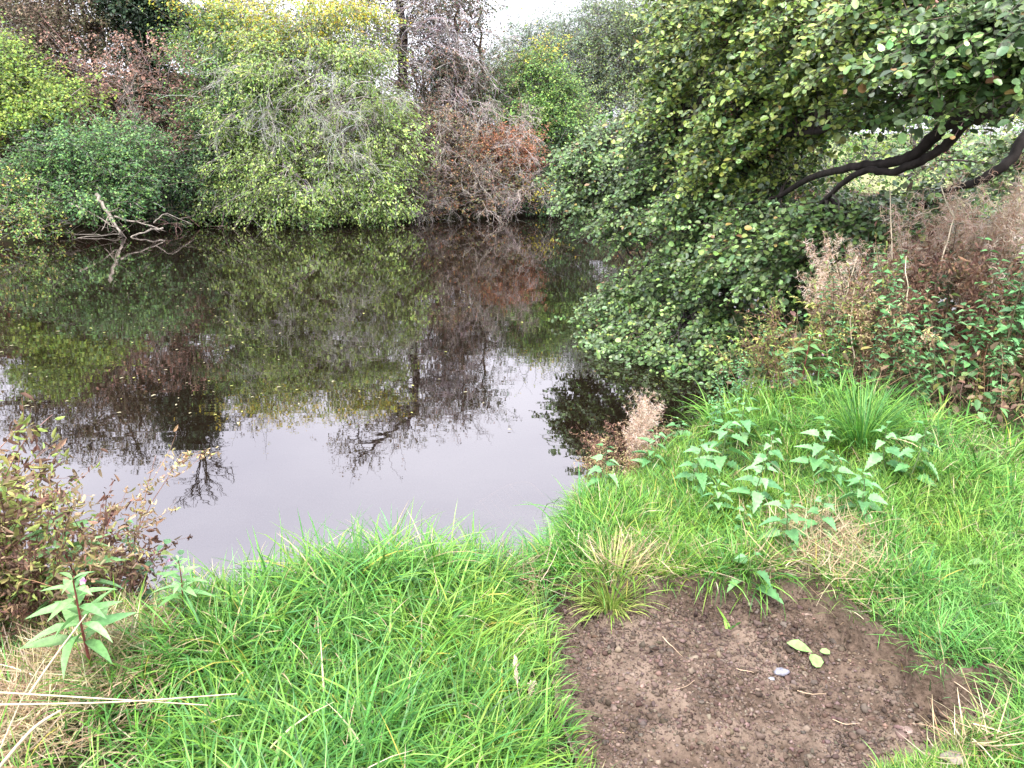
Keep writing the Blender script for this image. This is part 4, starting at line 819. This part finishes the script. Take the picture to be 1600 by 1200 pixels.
DW = [(3.3,4.3,.8,2,'golden brown dead weed at the right edge'),(3.5,4.5,1.0,2,'tangled golden weed cut by the right edge'),(3.15,4.45,.85,2,'straw-brown weed right of the nettle stand'),(3.45,4.15,.65,2,'low brown dead weed at the lower right of the thicket'),(3.05,4.2,.5,0,'dark brown broken weed at the foot of the thicket'),
 (2.3,4.75,.75,0,'dark brown dead weed left of the nettle stand'),(2.15,4.6,.6,2,'light brown curled weed beside the nettle stand'),(2.6,5.05,.95,0,'brown weed full of dead leaves behind the stand'),(1.95,4.75,.7,1,'yellow and brown weed at the left of the thicket'),(1.7,4.6,.6,1,'yellow-brown weed overhanging the water'),
 (3.4,4.95,1.0,0,'purple-brown weed under the fluffy plumes'),(2.85,5.0,1.0,0,'dead weed stuck in the middle of the thicket'),(1.55,4.55,.55,1,'spindly mottled weed at the water side'),(3.7,4.6,1.0,2,'golden weed outermost at the right'),(2.35,5.2,.85,1,'mottled weed beneath the small plume'),(3.2,4.0,.4,2,'low straw tangle where the turf meets the thicket')]
for x, y, s, vv, lab in DW: plant('dead', 0, 0, s*1.3, lab, RG, pt=(x, y-.2), var=vv)
for x, y, s, lab in [(1.6,4.7,.75,'yellow-leaved weed hanging over the water in front of the alder'),(1.85,4.6,.6,'yellowing weed behind the magenta flowers'),(2.05,5.0,.9,'tall yellow-green weed under the round seed head'),(1.4,4.5,.6,'yellow weed at the tip of the thicket'),(3.25,3.95,.35,'small yellow-green sprig below the golden weeds'),(2.6,4.2,.35,'small yellowing sprig at the foot of the nettle stand')]: plant('yel', 0, 0, s*1.2, lab, RG, pt=(x, y-.15))
plant('balsam', 0, 0, .75, 'balsam with magenta flowers behind the grass crest', pt=(1.68, 4.3), var=0)
plant('balsam', 0, 0, 1.1, 'balsam with a pink flower in front of the nettles at the right', pt=(3.2, 4.95), var=1)
plant('balsam', 0, 0, 1.3, 'balsam with pale pink blossom at the very right edge', pt=(3.62, 5.0), var=1)
# dead russet clump at the water's edge
_q = None
CG = 'russet dead stems at the point of the bank'
for x, y, s, k, vv, lab in [(.72,3.75,.85,'fluff',1,'pinkish seeded willowherb at the point of the bank'),(.62,3.62,.65,'dead',2,'russet dead weed nearest the open water'),(.85,3.95,.75,'dead',0,'brown dead weed behind the seeded willowherb'),(.95,4.05,.55,'dead',2,'orange-brown stems beside the dock leaves'),(.5,3.45,.55,'yel',0,'yellow and brown weed leaning over the water below the willowherb'),
 (.55,3.5,.5,'dead',1,'mottled dead weed low at the point of the bank'),(1.1,4.2,.45,'dead',2,'low rust-coloured tangle under the alder tips'),(.8,3.8,.8,'fluff',3,'second pinkish plume, behind the front one at the point'),(.68,3.55,.6,'dead',2,'tan brittle weed in front of the plumes at the point'),(.95,3.9,.65,'dead',2,'tan tangle joining the point weeds to the dock leaves'),(.6,3.75,.7,'dead',0,'dark brown weed farthest over the water at the point'),(.45,3.3,.4,'yel',1,'small yellow sprig at the water line below the point')]:
    plant(k, 0, 0, s*(.52 if k == 'fluff' else .74), lab, CG, pt=(x-.13, y+.06), var=vv, dz=max(0., .42-float(gz(x-.13, y+.06))))
# left-hand clump
LGp = 'weeds at the left corner of the near bank'
for x, y, s, k, vv, lab in [(-1.62,2.35,.8,'dead',0,'purple-brown dead weed at the left edge'),(-1.45,2.42,.85,'dead',0,'dark dead weed with shrivelled flower heads left of the water'),(-1.75,2.25,.9,'dead',1,'mottled yellow and brown weed cut by the left edge'),(-1.3,2.45,.75,'yel',1,'yellow-leaved weed reaching toward the open water'),(-1.5,2.2,.8,'yel',0,'yellowing weed in the middle of the left clump'),
 (-1.7,2.4,1.0,'yel',2,'tall yellow-green weed rising at the left edge'),(-1.2,2.4,.6,'dead',0,'low dark weed beside the long grass'),(-1.35,2.2,.6,'dead',1,'brown weed behind the balsam leaves'),(-1.6,2.05,.55,'dead',2,'straw-brown weed under the left clump'),(-1.15,2.45,.7,'darkn',0,'green nettle-like stem leaning over the water'),(-1.55,2.5,1.05,'dead',0,'tallest dead weed of the left clump'),(-1.38,2.3,.7,'yel',1,'pale yellow weed behind the balsam'),
  (-1.68,2.5,.95,'dead',0,'dark seed-laden weed standing behind the left clump'),(-1.5,2.35,.95,'dead',1,'mottled weed with pale tips in the middle of the left clump'),(-1.85,2.4,1.1,'dead',0,'tall brown weed partly outside the left edge'),(-1.58,2.28,.75,'dead',1,'short mottled weed filling the left clump'),(-1.42,2.5,.8,'dead',0,'dark weed against the sky reflection'),(-1.28,2.38,.62,'dead',2,'light brown weed at the right of the left clump'),(-1.7,2.15,.7,'yel',0,'leafy yellow stem low at the left edge'),(-1.6,2.45,.95,'yel',2,'yellow-green leafy stem behind the dark weeds'),(-1.5,2.05,.5,'dead',0,'dark brown stubble below the balsam'),(-1.75,2.0,.6,'dead',2,'brown straw-like weed at the lower left edge'),(-1.35,2.1,.45,'dead',0,'low dead stems beside the balsam stem')]:
    plant(k, 0, 0, s*1.22, lab, LGp, pt=(x-.13, y-.10), var=vv)
plant('balsam', 0, 0, .66, 'pale green balsam with a dark red stem in front of the left clump', pt=(-1.16, 1.8), var=2)
plant('balsam', 0, 0, .85, 'balsam with a magenta flower half hidden in the left clump', pt=(-1.32, 2.15), var=0)
plant('balsam', 0, 0, .42, 'small balsam at the edge of the long grass', pt=(-1.0, 2.05), var=3)

def undergrowth():
    mb = MB(); n = 26000; x = rng.uniform(.9, 8, n); y = rng.uniform(3.3, 10, n)
    k = (sdist(x, y, NEAR) > -.12) & (y > GL(x)-.12) & (rng.random(n) < np.clip(1.25-(y-GL(x))*.25, .15, 1)); x, y = x[k], y[k]; n = len(x)
    hh = rng.uniform(.02, .5, n)**1.0*sst(-.1, .5, y-GL(x)+.12); z = gz(x, y)+hh+.02
    D = nrm(rvec(n)*np.array((1, 1, .5)))
    leaves(mb, 'tri3', np.stack([x, y, z], 1), D, nrm(np.array((0, -.3, 1.))+rng.normal(size=(n, 3))*.45), rng.uniform(.03, .075, n), .6, pick([(.12,.26,.09),(.08,.18,.06),(.16,.30,.10),(.22,.15,.09),(.30,.28,.10),(.14,.09,.06)], n, .18), .2)
    m = 7000; x = rng.uniform(.9, 6, m); y = rng.uniform(3.4, 8, m); k = (sdist(x, y, NEAR) > -.1) & (y > GL(x)-.05); x, y = x[k], y[k]; m = len(x)
    P = grow(np.stack([x, y, gz(x, y)], 1), nrm(rng.normal(size=(m, 3))*.5+np.array((0, 0, 1.))), rng.uniform(.15, .6, m), 6, -.3, .12)
    ribbons(mb, P, np.array([[.004, .004, .0035, .003, .002, .001]]), pick([(.30,.19,.12),(.42,.30,.18),(.16,.10,.07),(.12,.22,.07)], m, .2))
    tag(mb.obj('undergrowth', LEAF), 'mixed low leaves and dead stems at the foot of the thicket', kind='stuff')
undergrowth()
# ------------------------------------------------------------------ individual things on the near bank
def stalks():
    for pts, lab, r in [([at(0,1082,1.42), at(200,1094,1.42), at(325,1102,1.44)], 'long pale straw lying level over the grass, the upper one', .0022), ([at(0,1101,1.40), at(180,1097,1.41), at(370,1084,1.44)], 'long pale straw lying level over the grass, the lower one', .0024),
                    ([at(-10,1210,1.32), at(50,1140,1.36), at(95,1110,1.40)], 'thick whitish reed stalk in the bottom left corner', .0045), ([at(45,1085,1.48), at(90,1020,1.55), at(135,960,1.62)], 'whitish dry stalk rising behind the corner reed', .003),
                    ([at(0,1170,1.36), at(40,1080,1.44), at(70,1030,1.5)], 'thin tan straw leaning beside the whitish stalks', .0015)]:
        ln = smoothline(pts, 5); mb = MB(); tubes(mb, ln[None], np.linspace(r, r*.5, len(ln))[None], 6, (.62,.52,.36)); O = ln[0]; shift(mb, O)
        o = mb.obj('dry_straw', DRY, None, True); o.location = O; tag(o, lab, 'straw')
    for pts, lab in [([at(1398,500,4.9), at(1394,400,4.9), at(1390,292,4.9)], 'straight pale dead stalk standing above the thicket'), ([at(1470,420,4.8), at(1490,340,4.9), at(1508,295,4.9)], 'forked pale dead stalk above the thicket'), ([at(1300,520,4.6), at(1318,470,4.6), at(1340,400,4.7)], 'slanting pale stalk at the left of the thicket'), ([at(1415,500,4.5), at(1417,450,4.5), at(1416,400,4.6)], 'short upright pale stalk over the nettles'), ([at(1335,560,4.4), at(1330,500,4.5), at(1335,450,4.6)], 'thin pale stalk left of the bright nettles')]:
        ln = smoothline(pts, 5); mb = MB(); ln[1:-1] += rng.normal(size=(len(ln)-2, 3))*.004; tubes(mb, ln[None], np.linspace(.0045, .0025, len(ln))[None], 6, (.50,.42,.30))
        if 'forked' in lab: tubes(mb, smoothline([ln[5], at(1480,320,4.9), at(1470,290,4.9)], 4)[None], np.linspace(.005, .003, 9)[None], 5, (.60,.52,.38)); tubes(mb, smoothline([ln[7], at(1512,312,4.9), at(1518,305,4.9)], 4)[None], np.linspace(.004, .002, 9)[None], 5, (.60,.52,.38))
        O = ln[0].copy(); shift(mb, O); o = mb.obj('dead_stalk', BARK, None, True); o.location = O; tag(o, lab, 'stalk')
stalks()
def seedheads():
    for (u, v), hh, lab in [((822,1190), [at(815,1110,1.72), at(808,1070,1.76), at(805,1030,1.8)], 'taller pale grass seed head by the edge of the soil'), ((825,1140), [at(822,1110,1.75), at(828,1085,1.78), at(832,1068,1.8)], 'shorter pale grass seed head beside the taller one')]:
        p = gpt(u, v); ln = smoothline([p]+hh, 5); mb = MB(); tubes(mb, ln[None], np.linspace(.0014, .001, len(ln))[None], 5, (.55,.45,.28))
        O = p; root = thing('seed_head', lab, 'grass', tuple(O)); shift(mb, O); mb.obj('stalk', DRY, root)
        m2 = MB(); n = 60; t = rng.uniform(0, 1, n); a = ln[-6]; b = ln[-1]; P = a+(b-a)*t[:, None]; leaves(m2, 'tri3', P+rng.normal(size=(n, 3))*.002, nrm((b-a)+rng.normal(size=(n, 3))*.02), rvec(n), rng.uniform(.008, .016, n), .4, pick([(.62,.52,.40),(.5,.4,.3)], n, .1)); shift(m2, O); m2.obj('spikelets', DRY, root)
seedheads()
def tussock():
    for u, v, n, L, pal, lab, rad in [(955,925,300,.20,[(.34,.46,.10),(.45,.48,.16),(.26,.42,.08)],'yellowish fine-leaved tussock on the upper left rim of the soil',.035), (1140,985,5,.10,GR,'few long green blades lying on the bare soil',.01), (1345,700,420,.42,GR+[(.12,.30,.09)],'big blue-green arching tussock below the bright nettles',.06), (700,950,0,0,GR,'',0)]:
        if not n: continue
        p = gpt(u, v); mb = MB(); az = rng.uniform(0, 6.28, n); r = np.abs(rng.normal(size=n))*rad; x = p[0]+np.cos(az)*r; y = p[1]+np.sin(az)*r; LL = L*rng.uniform(.5, 1.1, n)
        flat = 1.35 if n < 10 else .05
        P = blade_lines(x, y, gz(x, y)-.005+(.012 if n < 10 else 0), az if n > 9 else np.full(n, 1.2)+rng.normal(size=n)*.3, LL, np.abs(rng.normal(size=n))*.3+flat, (rng.uniform(.3, 1.6, n) if n > 9 else np.full(n, .1)))
        ribbons(mb, P, (.0045 if n > 9 else .008)*rng.uniform(.7, 1.3, (n, 1))*np.array([[.75, 1, .95, .8, .5, .06]]), pick(pal, n, .12), np.stack([-np.sin(az), np.cos(az), az*0], 1)+rng.normal(size=(n, 3))*.2)
        shift(mb, p); o = mb.obj('grass_tussock', GRASS); o.location = p; tag(o, lab, 'tussock')
tussock()
def soil_bits():
    def put(nm, u, v, lab, cat, fn, mat, dz=.02, sm=False):
        p = gpt(u, v); p[2] += dz; mb = MB(); fn(mb); o = mb.obj(nm, mat, None, sm); o.location = p; tag(o, lab, cat)
    N = np.array([[.1, -.3, 1.]])
    put('fallen_leaf', 1228, 1012, 'long pale green leaf lying on the bare soil', 'leaf', lambda m: leaves(m, 'lance', np.zeros((1, 3)), np.array([[1, -.45, 0.]]), N, .085, .55, (.24,.42,.13), .2), LEAF)
    put('fallen_leaf', 1272, 1030, 'broad torn pale green leaf on the soil beside the long one', 'leaf', lambda m: leaves(m, 'round', np.zeros((2, 3))+np.array([[0,0,0],[.02,.012,.004]]), np.array([[-.25, -1, 0.], [.8, -.3, .1]]), np.repeat(N, 2, 0), np.array((.062, .034)), .75, (.26,.44,.14), .15), LEAF)
    def lump(r, col, n=1):
        def f(m):
            a = np.linspace(0, math.pi, 9); b = np.linspace(0, 2*math.pi, 14, endpoint=False); ph = rng.uniform(0, 6, 3)
            V = np.array([[math.sin(x)*math.cos(y)*r*1.5*(1+.16*math.sin(3*y+ph[0])), math.sin(x)*math.sin(y)*r*(1+.14*math.sin(4*y+ph[1]+2*x)), math.cos(x)*r*.55*(1+.25*math.sin(5*y+ph[2]))] for x in a for y in b]); V += rng.normal(size=V.shape)*r*.035
            F = [[i*14+j, (i+1)*14+j, (i+1)*14+(j+1) % 14, i*14+(j+1) % 14] for i in range(8) for j in range(14)]
            m.add(V, F, [4]*len(F), col)
        return f
    PLAS = leaf_mat('crumpled_film', .2, .8, .2)
    put('plastic_scrap', 1219, 1053, 'crumpled whitish plastic scrap half buried in the soil', 'litter', lump(.018, (.24,.24,.28)), PLAS, .008)
    put('plastic_scrap', 1205, 1063, 'tiny whitish plastic fragment left of the larger scrap', 'litter', lump(.008, (.30,.30,.33)), PLAS, .006)
    put('stone', 1412, 1146, 'pinkish brown pebble at the lower right of the bare soil', 'stone', lump(.020, (.26,.19,.16)), BARK, .008)
    put('stone', 1490, 1190, 'pale stone at the grass edge in the lower right corner', 'stone', lump(.022, (.20,.17,.14)), BARK, .012)
    put('stone', 1160, 960, 'dark lump of earth near the top of the bare soil', 'clod', lump(.014, (.10,.07,.055)), BARK, .006)
    for (u, v, a, L, lab) in [(1035,1000,-.9,.12,'short pale root lying on the left of the soil'), (965,1150,-.6,.11,'curved root at the lower left of the soil'), (1150,1050,-.8,.08,'thin rootlet left of the plastic scrap'), (1245,1085,-.7,.09,'pale rootlet below the plastic scrap'), (1480,1120,-1.1,.16,'long root strand at the right side of the soil'), (1380,1060,2.2,.07,'thin root strand by the dark hollow'), (1300,1130,-.5,.08,'fine rootlet in the lower middle of the soil'), (1050,1085,.2,.09,'reddish rootlet in the left middle of the soil')]:
        p = gpt(u, v); ln = grow(np.zeros((1, 3)), np.array([[math.cos(a), math.sin(a), .05]]), L, 9, -.05, .16); mb = MB(); ln[..., 2] = np.abs(ln[..., 2])*.4+.006; tubes(mb, ln, np.linspace(.0016, .0006, 9)[None], 5, (.45,.33,.22)); o = mb.obj('root', BARK); p[2] += .008; o.location = p; tag(o, lab, 'root')
soil_bits()
# round-leaved ground ivy at the notch
def ground_ivy():
    mb = MB()
    for u, v, n, r in [(800,812,420,.17),(855,812,140,.09),(735,812,160,.11),(390,905,60,.07),(560,820,60,.08),(690,812,90,.08)]:
        p = gpt(u, v+15); x = p[0]+rng.normal(size=n)*r*.7; y = p[1]+rng.normal(size=n)*r*.4; z = gz(x, y)+rng.uniform(.03, .16, n)
        a = rng.uniform(0, 6.28, n); leaves(mb, 'round', np.stack([x, y, z], 1), np.stack([np.cos(a), np.sin(a), a*0], 1), nrm(np.array((0, -.2, 1.))+rng.normal(size=(n, 3))*.3), rng.uniform(.025, .042, n), 1.05, pick([(.20,.46,.16),(.24,.5,.2),(.15,.36,.12)], n, .12), .1)
    tag(mb.obj('ground_ivy', LEAF), 'round pale green creeping leaves along the bank edge', kind='stuff')
ground_ivy()
# things in the water
def rack():
    a = np.array((*onz(742,790,-.06), -.06)); b = np.array((*onz(800,757,-.06), -.06)); c = np.array((*onz(828,756,-.06), -.06)); d = np.array((*onz(850,778,-.06), -.06))
    root = thing('sunken_rack', 'pale curved frame with slats just visible under the water', 'rack', tuple(a)); mb = MB(); ln = smoothline([a, (a+b)/2+np.array((0, .02, 0)), b, c, d], 5)
    tubes(mb, ln[None], .010, 8, (.5,.42,.36)); shift(mb, a); mb.obj('frame', BARK, root, True)
    for t in (.15, .35, .55, .75, .95):
        q = a+(b-a)*t; m2 = MB(); tubes(m2, np.array([[q, q+np.array((.13, -.30, -.01))]]), .005, 6, (.5,.42,.36)); shift(m2, a); m2.obj('slat', BARK, root)
rack()
def floaters():
    mb = MB(); leaves(mb, 'tri3', np.array([[-.5, 0, 0.]]), np.array([[1., 0, 0]]), np.array([[0, 0, 1.]]), 1., .5, (.42,.38,.24), .06); me = mb.mesh('floating_leaf', DRY)
    m2 = MB(); leaves(m2, 'tri3', np.array([[-.5, 0, 0.]]), np.array([[1., 0, 0]]), np.array([[0, 0, 1.]]), 1., .6, (.42,.42,.14), .06); me2 = m2.mesh('floating_leaf', DRY)
    n = 0
    while n < 235:
        u = rng.uniform(-10, 850)*(rng.random()**.35); v = 372+rng.random()**2.2*290
        x, y = onz(u, v, .012)
        if sdist(x, y, FAR) > -.5 or sdist(x, y, NEAR) > -.6: continue
        o = bpy.data.objects.new('floating_leaf', me if rng.random() < .6 else me2); COL.objects.link(o); o.location = (x, y, .014); o.rotation_euler = (0, 0, rng.uniform(0, 6.28)); s = rng.uniform(.025, .058); o.scale = (s, s, s)
        tag(o, 'small pale fallen leaf floating on the dark river', 'leaf', 'fallen leaves floating on the river'); n += 1
    o = bpy.data.objects.new('floating_leaf', me); COL.objects.link(o); x, y = onz(796, 671, .012); o.location = (x, y, .014); o.scale = (.035,)*3; tag(o, 'lone small leaf floating on the sky reflection', 'leaf', 'fallen leaves floating on the river')
floaters()
